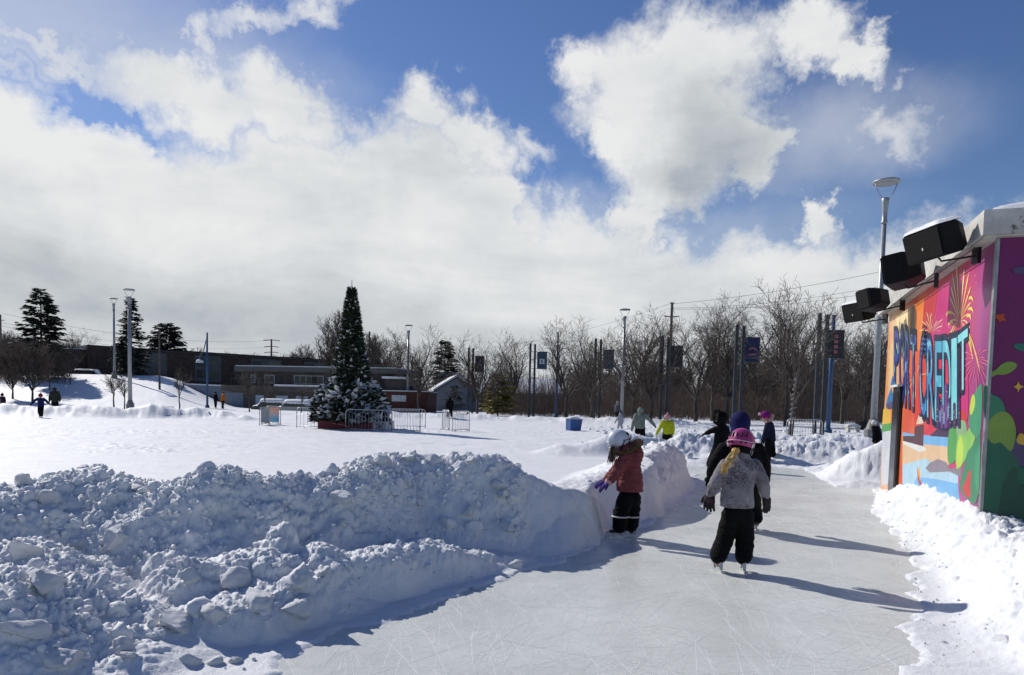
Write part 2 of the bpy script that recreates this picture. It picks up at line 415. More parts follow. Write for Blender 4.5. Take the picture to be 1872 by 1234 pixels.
def terrain(x, y):
    """returns height, pile height (for roughness), distance from the ice"""
    d = poly_sd(x, y, ICE)
    p = np.stack([x, y, np.zeros_like(x)], 1)
    dl = d+.07*pn(p*3.1)+.04*pn(p*9.3); dj = d+.20*pn(p*1.9)+.10*pn(p*5.3)+.05*pn(p*14)+.03+.15*sstep(1, 0, x)*sstep(8, 6.5, y)
    base = -.03+.05*sstep(-.05, .12, dj)+.07*sstep(.15, 1.2, dj)
    far = sstep(14, 24, y)
    base = base+far*(.05*fbm(p*.35, 3)+.02*fbm(p*1.7+9, 3))
    rough = .35*sstep(25, 21, y)*sstep(13.5, 16, y)*sstep(3, 6, x)
    x_, y_ = x, y; k_ = sstep(.7, -.5, x)*sstep(10.5, 8.5, y)+.45*sstep(2.2, 3.0, x)*sstep(14, 12, y)
    x = x+k_*(.17*pn(p*1.3+50)+.08*pn(p*3.4+60)); y = y+k_*(.17*pn(p*1.3+70)+.09*pn(p*3.4+80))
    pile = np.maximum(ridge(x, y, LEFT, .85), ridge(x, y, LEFT2, .75))
    pile = np.maximum(pile, mound(x, y, -1.80, 5.1, .95, .38, .75)); pile = np.maximum(pile, mound(x, y, -1.42, 5.22, .5, .42, .42)); pile = np.maximum(pile, mound(x, y, -2.15, 4.85, .5, .42)); pile = np.maximum(pile, mound(x, y, -1.75, 5.35, .42, .52)); pile = np.maximum(pile, mound(x, y, -2.9, 4.1, 1.2, .40, .9))
    pile = np.maximum(pile, mound(x, y, -3.3, 4.9, .9, .42, .6)); pile = np.maximum(pile, mound(x, y, -4.6, 4.4, 1.1, .45))
    low = ridge(x, y, LOW, .6)
    pile = np.maximum(pile, low)
    rp = ridge(x, y, RIGHT) 
    pile = np.maximum(pile, rp)
    x, y = x_, y_
    fp = np.zeros_like(pile)
    for b in FARB+[MID]: fp = np.maximum(fp, ridge(x, y, b))
    pile = np.maximum(pile, fp*(.85+.9*fbm(p*.55+30, 3)))
    lim = sstep(-.02, .16, dl)                                  # piles never spill over the ice
    pile = pile*lim*np.where((x > 2.2) & (y < 15.2) | (x > 4.6), sstep(-.05, .75, dl), 1)
    hill = 3.9*sstep(66, 98, y)*sstep(-.37, -.50, x/np.maximum(y, 1))
    bankfar = 2.2*sstep(110, 190, y)
    z = base+pile+hill+bankfar
    z = np.where(d < -.38, -.05, z)
    return z, pile, d
def ground(x, y):
    z, _, _ = terrain(np.array([x], np.float32), np.array([y], np.float32)); return float(z[0])

# fan-shaped grid, finest near the skaters' path
th = np.concatenate([np.radians(np.arange(-180, -46, 3.0)), np.radians(np.arange(-46, 46, 0.082)), np.radians(np.arange(46, 180, 3.0))])
rr = [0.6]
while rr[-1] < 2500:
    r0 = rr[-1]
    rr.append(r0*(1+(0.05 if r0 < 3.0 else 0.0028 if r0 < 11 else 0.005 if r0 < 26 else 0.008 if r0 < 75 else 0.014 if r0 < 130 else 0.15)))
rr = np.array(rr)
TH, RR = np.meshgrid(th, rr)
X = (RR*np.sin(TH)).astype(np.float32); Y = (RR*np.cos(TH)).astype(np.float32)
shape = X.shape
Z, PILE, DIST = [a.reshape(shape) for a in terrain(X.ravel(), Y.ravel())]
G = np.stack([X, Y, Z.astype(np.float32)], 2)
def normals(G):
    dr = np.gradient(G, axis=0); dt = np.gradient(G, axis=1)
    n = np.cross(dt, dr); n /= np.linalg.norm(n, axis=2)[..., None]+1e-9
    n[n[..., 2] < 0] *= -1
    return n
N = normals(G)
amp = np.clip(PILE/.30, 0, 1)
smooth_part = 1-.80*sstep(-.05, .35, X)*sstep(6.6, 7.4, Y)*sstep(3.6, 3.0, X-0.0)
smooth_part = np.where((X > 2.2) & (Y < 15), .85, smooth_part)
smooth_part = np.where((X > 4.8) & (Y >= 14.2) & (Y < 19), .65, smooth_part)
near = (RR < 60) & (amp > .01)
idx = np.nonzero(near)
q = G[idx]; a = (amp*smooth_part)[idx]
big = fbm(q*1.7, 3); lumps = np.abs(pn(q*4.3+3)); l2 = np.abs(pn(q*9.1+8)); l3 = np.abs(pn(q*19.+1)); l4 = np.abs(pn(q*41.+2)); patch = sstep(-.35, .35, fbm(q*.9+40, 2))
hollow = 1-.42*np.exp(-(((q[:, 0]+2.25)/.75)**2+((q[:, 1]-5.3)/.5)**2))-.30*np.exp(-(((q[:, 0]+.75)/.5)**2+((q[:, 1]-6.95)/.4)**2))
a = a*hollow; fr_ = sstep(42, 20, np.hypot(q[:, 0], q[:, 1])); patch = sstep(-.12, .28, fbm(q*.9+40, 2))
disp = a*(.10*big+.16*pn(q*.75+11)*(q[:, 0] < 1)+.135*(lumps-.2)*(.5+.8*patch)*(.3+.7*fr_)+fr_*(.090*(l2-.2)*(.5+.8*patch)+.062*(l3-.2)*(.7+.5*patch)+.032*(l4-.2)))
ds = amp[idx]*.016*fbm(q*5.5+2, 4)
G[idx] += N[idx]*(disp+ds)[:, None]
# thin dusting and small crumbs of the flat snow, trampled patches on the field
flat = (RR < 70) & (DIST > 0)
idx = np.nonzero(flat); q = G[idx]
tr = sstep(.12, .42, fbm(q*.16+3, 3))
G[idx[0], idx[1], 2] += (.005*fbm(q*7, 3)+tr*.09*sstep(12, 20, q[:, 1])*np.abs(pn(q*1.9+7))*sstep(.0, .3, np.abs(pn(q*3.7)))+.07*sstep(14, 20, q[:, 1])*sstep(.05, .3, pn(q*.13+5))*sstep(.0, .05, pn(q*np.array([.35, .9, 1])+2))*np.clip(pn(q*np.array([.5, 1.6, 1])), 0, 1)+.02*sstep(16, 20, q[:, 1])*np.clip(fbm(q*2.6, 3), 0, 1)).astype(np.float32)
# churned snow beyond the mounds on the right
ch = sstep(3.2, 6, X)*sstep(16, 18, Y)*sstep(48, 40, Y)*sstep(0, .5, DIST)
idx = np.nonzero(ch > .01); q = G[idx]
G[idx[0], idx[1], 2] += ch[idx]*(.20*np.abs(pn(q*1.3))+.12*np.abs(pn(q*2.9+4))+.05*np.abs(pn(q*6.5)))
N = normals(G)

def snow_material():
    m = bpy.data.materials.new('snow'); m.use_nodes = True; t = NT(m.node_tree); b = t.n['Principled BSDF']
    c = t.node('ShaderNodeTexCoord').outputs['Object']
    f = t.mr(t.noise(c, 2.2, 6, 0.6), .3, .7)
    t.put(b.inputs['Base Color'], t.mix(f, (.665, .68, .70), (.74, .745, .75)))
    b.inputs['Roughness'].default_value = 0.62; b.inputs['Specular IOR Level'].default_value = 0.25
    h = t.math('ADD', t.math('MULTIPLY', t.noise(c, 26, 5, 0.65), 1.0), t.math('MULTIPLY', t.noise(c, 130, 3, 0.6), 0.28))
    bn = t.node('ShaderNodeBump'); bn.inputs['Strength'].default_value = 0.55; bn.inputs['Distance'].default_value = 0.02
    t.put(bn.inputs['Height'], h); t.l.new(bn.outputs[0], b.inputs['Normal'])
    return m
SNOW = snow_material()

rows, cols = shape
ii = np.arange(rows*cols).reshape(rows, cols)
quads = np.stack([ii[:-1, :-1], ii[:-1, 1:], ii[1:, 1:], ii[1:, :-1]], 2).reshape(-1, 4)
wrap = np.stack([ii[:-1, -1], ii[:-1, 0], ii[1:, 0], ii[1:, -1]], 1)
quads = np.concatenate([quads, wrap])
dflat = DIST.ravel(); keep = (dflat[quads] > -.42).all(1)
quads = quads[keep]
pf = PILE.ravel(); cx_ = X.ravel(); cy_ = Y.ravel()
pq = pf[quads].mean(1); xq = cx_[quads].mean(1); yq = cy_[quads].mean(1)
near_left = (pq > .04) & (yq < 16.9) & (xq < 4.0) & (yq > 1)
near_right = (pq > .04) & (xq >= 2.2) & (yq < 14.6) & ~near_left
def sub(name, sel, mat):
    qs = quads[sel]; u, inv = np.unique(qs, return_inverse=True)
    o = mesh_np(name, G.reshape(-1, 3)[u], inv.reshape(-1, 4), mat, None, True)
    return tag(o, kind='structure')
sub('snow_bank', near_left, SNOW)
sub('snow_bank', near_right, SNOW)
sub('snow_ground', ~near_left & ~near_right, SNOW)

# ------------------------------------------------------------------ ice of the skating path
def ice_material():
    m = bpy.data.materials.new('skated_ice'); m.use_nodes = True; t = NT(m.node_tree); b = t.n['Principled BSDF']
    c = t.node('ShaderNodeTexCoord').outputs['Object']
    wob = t.vmath('ADD', c, t.vmath('SCALE', t.vmath('SUBTRACT', t.noise(c, .9, 3, .5, 'Color'), (.5, .5, .5)), .35))
    base = t.mix(t.mr(t.noise(c, .55, 5, .6), .32, .68), (.525, .54, .51), (.635, .648, .618))
    base = t.mix(t.math('MULTIPLY', t.mr(t.noise(wob, 1.3, 6, .7), .56, .72), .55), base, (.68, .70, .71))
    base = t.mix(t.math('MULTIPLY', t.mr(t.noise(c, 46, 4, .7), .45, .72), .35), base, (.62, .65, .66))
    base = t.mix(t.math('MULTIPLY', t.mr(t.noise(wob, .8, 6, .72), .58, .70), .5), base, (.40, .40, .365))
    tot = None
    for k, (ang, sx, sy, w, s) in enumerate([(12, 9, .3, .012, .4), (-50, 12, .5, .014, .4)]):
        mp = t.node('ShaderNodeMapping'); t.put(mp.inputs[0], wob); mp.inputs[1].default_value = (k*3.7, k*1.3, 0)
        mp.inputs[2].default_value = (0, 0, R(ang)); mp.inputs[3].default_value = (sx, sy, 1)
        n = t.noise(mp.outputs[0], 1.0, 0.0, .45)
        line = t.mr(t.math('ABSOLUTE', t.math('SUBTRACT', n, .5)), w, w*.25)
        brk = t.mr(t.noise(c, 1.1+.31*k, 3, .6), .44, .62)
        line = t.math('MULTIPLY', t.math('MULTIPLY', line, brk), s)
        tot = line if tot is None else t.math('MAXIMUM', tot, line)
    base = t.mix(t.math('MULTIPLY', tot, .8), base, (.83, .86, .87))
    t.put(b.inputs['Base Color'], base)
    t.put(b.inputs['Roughness'], t.math('ADD', t.mr(t.noise(wob, 1.6, 5, .6), .3, .7, .20, .42), t.math('MULTIPLY', tot, .2)))
    b.inputs['Specular IOR Level'].default_value = 0.45; b.inputs['IOR'].default_value = 1.31
    bn = t.node('ShaderNodeBump'); bn.inputs['Strength'].default_value = .25; bn.inputs['Distance'].default_value = .006
    t.put(bn.inputs['Height'], t.math('ADD', t.noise(c, 30, 5, .7), tot)); t.l.new(bn.outputs[0], b.inputs['Normal'])
    return m
def blade_mat(name, col):
    m = pm(name, col, .7, .05, 3, spec=.2); return m
def ice_mesh():
    big = [(-9, -6), (8, -6), (8.6, 13), (9, 21), (-5, 21), (-5, 14), (-5, 2)]
    bm = bmesh.new(); bm.faces.new([bm.verts.new((x, y, 0.0)) for x, y in big]); bmesh.ops.triangulate(bm, faces=bm.faces)
    rg = np.random.default_rng(21)
    for k in range(6500):
        y = 3.0+15.5*rg.random()**1.6; x = rg.uniform(-1.8, 3.2)+.28*(y-3)*(.4+.6*rg.random())
        a = rg.normal(math.pi/2-.22, .75) if rg.random() < .8 else rg.uniform(0, math.pi)
        L = rg.uniform(.15, .5)*(1+4*rg.random()**3.5); c = rg.normal(0, .20)/max(L, .4); w = rg.uniform(.0004, .0015)*(1+.10*y)
        n = max(3, int(L/.16)); vs = []; h = .0004+k*1.2e-7
        for i in range(n+1):
            q = i/n; ww = w*math.sin(math.pi*(.04+.92*q))
            vs.append((bm.verts.new((x-ww*math.sin(a), y+ww*math.cos(a), h)), bm.verts.new((x+ww*math.sin(a), y-ww*math.cos(a), h))))
            x += math.cos(a)*L/n; y += math.sin(a)*L/n; a += c*L/n
        mi = 1 if rg.random() < .55 else 2
        for p, q in zip(vs[:-1], vs[1:]): bm.faces.new((p[0], p[1], q[1], q[0])).material_index = mi
    bmesh.ops.recalc_face_normals(bm, faces=bm.faces)
    me = bpy.data.meshes.new('ice_path'); bm.to_mesh(me); bm.free(); return me
tag(link('ice_path', ice_mesh(), [ice_material(), blade_mat('blade_scratch', (.66, .69, .675)), blade_mat('fresh_scratch', (.79, .80, .79))]), kind='structure')

# ------------------------------------------------------------------ loose snow: small clods as one mass, the big blocks one by one
def clod(sub, seed, sharp=.35):
    bm = bmesh.new(); bmesh.ops.create_icosphere(bm, subdivisions=sub, radius=1.0)
    v = np.array([x.co[:] for x in bm.verts], np.float32); f = np.array([[q.index for q in p.verts] for p in bm.faces], np.int32); bm.free()
    rg = np.random.default_rng(seed)
    for _ in range(rg.integers(7, 12)):                              # broken faces
        n = rg.normal(size=3); n /= np.linalg.norm(n); k = rg.uniform(.40, .80)
        d = v @ n-k; v -= np.outer(np.clip(d, 0, None)*.97, n).astype(np.float32)
    v *= (1+.20*fbm(v*1.1+seed, 2)+.20*(np.abs(pn(v*2.6+seed*3))-.2)+(.20*(np.abs(pn(v*6+seed))-.2) if sub > 2 else 0)+(.13*(np.abs(pn(v*13+seed))-.2) if sub > 3 else 0))[:, None]
    v *= rg.uniform(.7, 1.15, 3).astype(np.float32)*np.array([1, 1, .85], np.float32)
    return v, f
def rot_any(rg, n):
    q = rg.normal(size=(n, 4)); q /= np.linalg.norm(q, axis=1)[:, None]; w, x, y, z = q.T
    return np.stack([np.stack([1-2*(y*y+z*z), 2*(x*y-z*w), 2*(x*z+y*w)], 1), np.stack([2*(x*y+z*w), 1-2*(x*x+z*z), 2*(y*z-x*w)], 1), np.stack([2*(x*z-y*w), 2*(y*z+x*w), 1-2*(x*x+y*y)], 1)], 1)
def scatter(name, weight, n, smin, smax, power, seed, variants, sink=.35):
    rg = np.random.default_rng(seed); w = (weight*RR*RR).ravel(); w = w/w.sum()
    pick = rg.choice(len(w), n, p=w); pos = G.reshape(-1, 3)[pick]; no = N.reshape(-1, 3)[pick]
    s = smin*(smax/smin)**(rg.random(n)**power); Rm = rot_any(rg, n).astype(np.float32); kind = rg.integers(0, len(variants), n)
    Vs = []; Fs = []; off = 0
    for k, (v, f) in enumerate(variants):
        m = np.nonzero(kind == k)[0]
        if not len(m): continue
        vv = np.einsum('nij,vj->nvi', Rm[m], v)*s[m][:, None, None]+(pos[m]+no[m]*(s[m]*(.5-sink))[:, None])[:, None, :]
        ff = f[None]+(np.arange(len(m))*len(v))[:, None, None]+off
        Vs.append(vv.reshape(-1, 3)); Fs.append(ff.reshape(-1, 3)); off += len(m)*len(v)
    return tag(mesh_np(name, np.concatenate(Vs), np.concatenate(Fs), SNOW, None, True), kind='stuff')
cl1 = [clod(2, 20+k) for k in range(8)]
cm = fbm(np.stack([X.ravel(), Y.ravel(), 0*X.ravel()], 1)*.8+3, 3).reshape(shape)
hol = 1-.85*np.exp(-(((X+2.25)/.8)**2+((Y-5.3)/.55)**2))
lw = hol*((PILE > .12) & (X < .15) & (Y < 11) & (Y > 2.6) & (RR < 11))*(.12+sstep(-.15, .3, cm))*(.4+sstep(.35, .75, PILE))
scatter('snow_clods', lw**.6, 14000, .005, .042, 2.8, 5, cl1, .52)
scatter('snow_clods', lw, 260, .045, .11, 2.0, 15, [clod(3, 80+k) for k in range(6)], .55)
rw = ((PILE > .06) & (X > 2.2) & (Y < 15) & (Y > 2))*sstep(-.1, .4, cm)
rw = rw+((PILE > .5) & (X > .4) & (X < 4) & (Y > 8.6) & (Y < 15))*.22
rw = rw*(N[..., 2] > .75)
scatter('snow_clods', rw, 420, .010, .05, 2.6, 6, cl1, .75)
dw = ((DIST > -.55) & (DIST < .35) & (RR < 16) & (RR > 3) & (PILE < .1))*1.0*np.where(DIST < 0, .25, 1.0)
scatter('snow_crumbs', dw, 800, .003, .018, 2.0, 7, [clod(1, 40+k) for k in range(5)], .2)
fw = (ch > .3)*1.0+((PILE > .2) & (Y > 18) & (RR < 60))*.12
scatter('snow_clods', fw, 1500, .03, .16, 2.0, 8, cl1)
blocks = [clod(4, 60+k) for k in range(7)]
bmesh_ = [mesh_np('snow_chunk', v, f, SNOW, None, True) for v, f in blocks]
for o in bmesh_: COL.objects.unlink(o)
CHUNK = [  # photograph spot, size, label
    (60, 1150, .15, 'large lumpy snow block at the lower left edge of the pile'), (215, 975, .17, 'tilted smooth slab of snow high on the pile face'),
    (45, 1000, .16, 'big angular snow block at the left of the pile'), (75, 1060, .14, 'pointed snow block below the angular one at the left'),
    (130, 1195, .13, 'rounded double snow lump at the bottom left'), (355, 1200, .075, 'round snowball at the foot of the pile, left of three'), (398, 1203, .075, 'squarish snow lump between two others at the foot of the pile'),
    (433, 1200, .06, 'right one of three snow lumps beside the ice edge'), (215, 1180, .10, 'rounded snow lump under the front mound'), (240, 1190, .06, 'small round clod in front of the mound'),
    (590, 1038, .075, 'round snowball on the flat shelf behind the low ridge'), (555, 1045, .15, 'long slab of snow leaning on the right side of the mound'), (548, 1110, .17, 'big block at the left end of the low snow ridge'),
    (620, 905, .16, 'pale wedge of snow on the upper right of the pile'), (628, 950, .07, 'small lone clod on the middle of the pile face'), (700, 838, .13, 'lump on the crest of the pile near its middle'), (745, 832, .12, 'wide lump on the crest right of the middle'),
    (795, 838, .14, 'tallest lump on the crest of the pile'), (860, 836, .08, 'dark sided pointed lump on the crest'), (152, 845, .14, 'blocky cap on the crest at the left'), (40, 870, .12, 'peaked lump on the crest at far left'), (365, 848, .11, 'flat lump on the crest above the hollow'),
    (450, 862, .09, 'rounded lump on the crest right of the hollow'), (870, 1070, .05, 'lone snowball at the ice edge beyond the ridge'), (945, 1030, .11, 'lump at the right tip of the low ridge'), 
    (310, 1130, .16, 'lumpy block on top of the front mound'), (430, 1060, .17, 'block on the crest of the front mound'), (385, 1120, .14, 'block on the right flank of the front mound'), (470, 1090, .16, 'smooth block low on the right of the mound'),
    (345, 1055, .12, 'block on the left shoulder of the front mound'), (140, 985, .08, 'small rounded block on the left face'), (95, 905, .11, 'rounded block under the left crest'), (255, 885, .08, 'clod under the crest left of the hollow'), (850, 930, .10, 'ledge like lump on the pile above the ridge tip'),
    (915, 880, .14, 'lump beside the smooth cut end of the pile'), (930, 960, .12, 'jutting lump at the edge of the cut end'), (925, 905, .11, 'crumbly lump next to the cut snow face'),
    (1700, 990, .09, 'snow lump on the right bank below the mural wall'), (1745, 1050, .12, 'broken slab on the right bank'), (1830, 1165, .15, 'thick slab at the lower right'), (1790, 1130, .11, 'clod beside the thick slab on the right'),
    (1735, 1130, .08, 'clod at the foot of the right bank'), (1850, 1010, .12, 'lump at the right edge below the purple wall'), (1720, 1165, .06, 'small clod near the lower right ice edge')]
tree_pts = None
Gp = G.reshape(-1, 3)
sel = np.nonzero((RR.ravel() < 16) & (RR.ravel() > 2.6) & (np.abs(TH.ravel()) < .9))[0]
Gs = Gp[sel]; Ns = N.reshape(-1, 3)[sel]
rel = Gs-np.array([0, 0, EYE], np.float32)
def first_hit(px, py):
    """nearest snow point along a line of sight of the survey photograph"""
    d = np.array(ray(px, py).normalized(), np.float32); t = rel @ d
    e = np.linalg.norm(rel-np.outer(t, d), axis=1)/np.maximum(t, .1)
    ok = e < .006
    if not ok.any(): return Gs[np.argmin(e)], Ns[np.argmin(e)]
    k = np.nonzero(ok)[0][np.argmin(t[ok])]
    return Gs[k], Ns[k]
for k, (px, py, s, lab) in enumerate(CHUNK):
    p, n = first_hit(px, py); o = bmesh_[k % len(bmesh_)].copy(); COL.objects.link(o)
    o.location = Vector(p)+Vector(n)*s*(.02 if p[0] < 2 else -.40); s *= .85; o.scale = (s, s, s*.9); o.rotation_euler = (random.uniform(-.5, .5), random.uniform(-.5, .5), random.uniform(0, 6.28))
    tag(o, 'white '+lab, 'snow block', 'blocks of ploughed snow')

# ------------------------------------------------------------------ the painted rink building on the right
CORNER = Vector((5.01, 7.5, 0)); WA = math.atan2(.946, .326)
kiosk = thing('rink_building', 'low flat roofed rink building covered in a bright painted mural', 'building', CORNER, WA)
KM = Matrix.Translation(CORNER) @ Matrix.Rotation(WA, 4, 'Z'); KI = KM.inverted()
def wall_pt(px, py):                       # survey point on the long painted wall -> (along, height)
    o = KI @ Vector((0, 0, EYE)); d = KI.to_3x3() @ ray(px, py); t = -o.y/d.y
    p = o+d*t; return p.x, p.z
def end_pt(px, py):                        # survey point on the purple end wall -> (across, height)
    o = KI @ Vector((0, 0, EYE)); d = KI.to_3x3() @ ray(px, py); t = -o.x/d.x
    p = o+d*t; return p.y, p.z
WT = 3.36; LEN = 6.6
CONC = pm('weathered_concrete', (.46, .45, .42), .85, .22, 5, .5, 40)
CONCD = pm('stained_concrete', (.20, .19, .17), .9, .3, 8, .4, 40)
STEEL = pm('grey_trim_metal', (.30, .30, .30), .45, .15, 6, metal=.6)
BLACK = pm('black_plastic', (.004, .004, .005), .6, .25, 20, .3, 220, spec=.2)
BLACKM = pm('black_metal', (.02, .02, .022), .4, .2, 10, metal=.3)
def paint(name, c, rough=.38): return pm('paint_'+name, tuple(x*.84 for x in c), rough, .07, 2.5, .12, 60)
m = MB(); m.box(0.06, LEN, -5.5, -.04, -.3, WT); m.build('wall', pm('plain_render', (.35, .33, .31), .8), kiosk)
# mural: one sheet of paint on each of two walls, colours running along the wall
def mural_ground():
    mt = bpy.data.materials.new('mural_sky_paint'); mt.use_nodes = True; t = NT(mt.node_tree); b = t.n['Principled BSDF']
    c = t.node('ShaderNodeTexCoord').outputs['Object']; s = t.node('ShaderNodeSeparateXYZ'); t.put(s.inputs[0], c)
    wob = t.math('MULTIPLY', t.math('SUBTRACT', t.noise(c, .9, 3, .5), .5), 1.2)
    f = t.mr(t.math('ADD', s.outputs[0], wob), 0, 6.6, 0, 1, False)
    col = t.ramp(f, [(0.0, srgb(120, 40, 105)), (.10, srgb(176, 72, 140)), (.19, srgb(205, 45, 105)), (.30, srgb(214, 44, 92)), (.42, srgb(214, 46, 58)), (.55, srgb(220, 66, 50)), (.70, srgb(224, 96, 54)), (.82, srgb(238, 186, 130)), (.92, srgb(236, 205, 150)), (1.0, srgb(226, 150, 90))])
    big = t.mr(t.noise(c, 1.5, 2, .5), .48, .56)
    col = t.mix(t.math('MULTIPLY', big, .35), col, t.ramp(f, [(0, srgb(120, 60, 130)), (.3, srgb(235, 80, 90)), (.6, srgb(240, 140, 80)), (1, srgb(235, 120, 70))]))
    col = t.mix(t.math('MULTIPLY', t.mr(t.noise(c, 7, 6, .7), .45, .75), .25), col, (.25, .16, .16)); col = t.mix(.14, col, (.0, .0, .0))
    t.put(b.inputs['Base Color'], col); b.inputs['Roughness'].default_value = .33
    return mt
m = MB(); m.box(.05, LEN, -.04, 0, -.3, WT); mural = m.build('mural', mural_ground(), kiosk)
LAY = [0]
PAL = {k: paint(k, srgb(*v)) for k, v in dict(sand=(226, 190, 150), sky_blue=(120, 180, 226), pale_blue=(176, 210, 226), boat=(92, 62, 66), cabin=(222, 205, 180), grey_bush=(140, 132, 140), light_green=(140, 196, 96), mid_green=(86, 160, 84),
    lime=(190, 214, 84), sage=(140, 176, 132), teal_green=(70, 150, 110), bush_green=(62, 136, 98), dark_green=(42, 106, 80), skyline=(58, 42, 92), skyline_violet=(110, 60, 130), island=(74, 52, 84), navy=(24, 32, 66), pink=(232, 120, 150), yellow=(246, 214, 110), cream=(250, 225, 170), magenta=(200, 50, 120),
    roof_red=(196, 62, 66), roof_blue=(52, 120, 176), orange=(232, 130, 60), gold=(222, 176, 60), red=(206, 70, 70), aqua=(96, 190, 200), white=(226, 226, 222), maroon=(78, 14, 50), rust=(196, 74, 30), grey_violet=(86, 74, 110), olive=(138, 166, 70), hedge=(38, 92, 74), deep=(34, 88, 68), leaf=(128, 160, 62), teal_leaf=(46, 112, 96), black=(14, 14, 16), wall_white=(205, 208, 212), brown=(120, 96, 60)).items()}
class Paint:
    """flat painted shapes on a wall, outlines measured on the photograph"""
    def __init__(s, end=False, smooth=False): s.smooth = smooth; s.bm = bmesh.new(); s.mats = []; s.end = end
    def shape(s, col, pts):
        if s.smooth and len(pts) > 4:
            for _ in range(2): pts = [q for a, b in zip(pts, pts[1:]+pts[:1]) for q in ((a[0]*.75+b[0]*.25, a[1]*.75+b[1]*.25), (a[0]*.25+b[0]*.75, a[1]*.25+b[1]*.75))]
        LAY[0] += 1; h = .0012+LAY[0]*.00003
        vs = []
        for p in pts:
            a, z = (end_pt if s.end else wall_pt)(*p)
            vs.append(s.bm.verts.new((-h, a, z) if s.end else (a, h, z)))
        f = s.bm.faces.new(vs)
        if col not in s.mats: s.mats.append(col)
        f.material_index = s.mats.index(col)
    def stroke(s, col, pts, w):
        """tapered brush stroke"""
        n = len(pts); L = []; Rr = []
        for i, p in enumerate(pts):
            a = pts[max(i-1, 0)]; b = pts[min(i+1, n-1)]; dx, dy = b[0]-a[0], b[1]-a[1]; l = math.hypot(dx, dy) or 1
            ww = w[i] if isinstance(w, (list, tuple)) else w*math.sin(math.pi*(.12+.8*i/(n-1)))
            L.append((p[0]-dy/l*ww*.6, p[1]+dx/l*ww)); Rr.append((p[0]+dy/l*ww*.6, p[1]-dx/l*ww))
        s.shape(col, L+Rr[::-1])
    def build(s, name, parent):
        bmesh.ops.triangulate(s.bm, faces=s.bm.faces[:]); bmesh.ops.recalc_face_normals(s.bm, faces=s.bm.faces)
        me = bpy.data.meshes.new(name); s.bm.to_mesh(me); s.bm.free()
        return link(name, me, [PAL[c] for c in s.mats], parent)
def blobpoly(cx, cy, rx, ry, n=18, j=.12, seed=0):
    r = random.Random(seed); return [(cx+rx*math.cos(6.283*k/n)*(1+r.uniform(-j, j)), cy+ry*math.sin(6.283*k/n)*(1+r.uniform(-j, j))) for k in range(n)]
# harbour, water and boats
P_ = Paint()
P_.shape('sand', [(1650, 795), (1700, 806), (1735, 800), (1735, 850), (1700, 865), (1650, 872)])
P_.shape('sky_blue', [(1688, 795), (1736, 799), (1736, 817), (1688, 812)])
P_.shape('pale_blue', [(1650, 850), (1690, 838), (1720, 852), (1752, 870), (1752, 910), (1700, 930), (1650, 925)])
P_.shape('sky_blue', [(1676, 872), (1712, 876), (1752, 884), (1756, 930), (1690, 940), (1660, 905)])
P_.shape('sky_blue', [(1650, 790), (1672, 794), (1672, 798), (1650, 796)])
P_.shape('boat', [(1651, 797), (1672, 797), (1672, 780), (1689, 776), (1688, 817), (1651, 806)])
P_.shape('white', [(1651, 806), (1688, 816), (1694, 822), (1682, 827), (1651, 811)])
P_.shape('grey_bush', [(1692, 856), (1700, 846), (1715, 839), (1730, 845), (1738, 858), (1758, 850), (1758, 872), (1735, 862), (1700, 864)])
P_.shape('roof_red', [(1676, 850), (1680, 868), (1688, 895), (1686, 898), (1678, 878)]); P_.shape('gold', [(1680, 850), (1683, 868), (1682, 880), (1678, 862)])
P_.build('painted_harbour', mural)
# lighthouse, old hall, skyline, island
P_ = Paint()
P_.shape('cream', [(1639, 580), (1660, 565), (1660, 640), (1639, 650)]); P_.shape('brown', [(1660, 565), (1672, 557), (1672, 640), (1662, 640)]); P_.shape('orange', [(1672, 557), (1690, 545), (1684, 640), (1672, 640)]); P_.shape('roof_red', [(1690, 545), (1716, 528), (1700, 625), (1686, 640)]); P_.shape('magenta', [(1716, 528), (1750, 505), (1742, 600), (1702, 625)])
P_.shape('wall_white', [(1614, 782), (1636, 782), (1633, 880), (1611, 890)])
P_.shape('mid_green', [(1613, 772), (1636, 770), (1635, 786), (1612, 790)])
P_.shape('gold', [(1615, 748), (1636, 744), (1636, 772), (1613, 776)]); P_.shape('orange', [(1628, 746), (1636, 744), (1636, 770), (1628, 772)])
P_.shape('roof_blue', [(1629, 708), (1637, 735), (1634, 746), (1626, 748), (1619, 742), (1622, 730)])
P_.shape('grey_violet', [(1621, 740), (1630, 733), (1637, 738), (1634, 747), (1626, 749), (1620, 746)])
P_.shape('roof_blue', [(1632, 686), (1637, 700), (1634, 706), (1627, 708)])
P_.shape('cabin', [(1675, 776), (1688, 774), (1688, 764), (1685, 758), (1680, 758), (1677, 768)]); P_.shape('navy', [(1680, 756), (1686, 757), (1686, 762), (1681, 762)])
P_.shape('island', [(1700, 797), (1712, 785), (1722, 775), (1738, 770), (1742, 800)])
sk = [(1713, 785)]; r_ = random.Random(5)
for k in range(11):
    x = 1713+k*4.6; t = r_.choice([700, 716, 730, 690, 742, 722]) if k < 9 else 728
    sk += [(x, t), (x+4.2, t)]
P_.shape('skyline', sk+[(1764, 778), (1740, 782)])
for k in range(46): x = 1715+r_.random()*44; y = 716+r_.random()*66; P_.shape(r_.choice(['pink', 'cream', 'aqua', 'white']), [(x, y), (x+1.1, y), (x+1.1, y+1.3), (x, y+1.3)])
P_.shape('magenta', [(1755, 730), (1768, 722), (1772, 762), (1760, 770), (1752, 758)]); P_.shape('magenta', [(1765, 690), (1768, 672), (1771, 690), (1771, 745), (1765, 745)])
P_.shape('roof_red', [(1745, 765), (1760, 748), (1770, 758), (1768, 772), (1750, 772)])
P_.build('painted_skyline', mural)
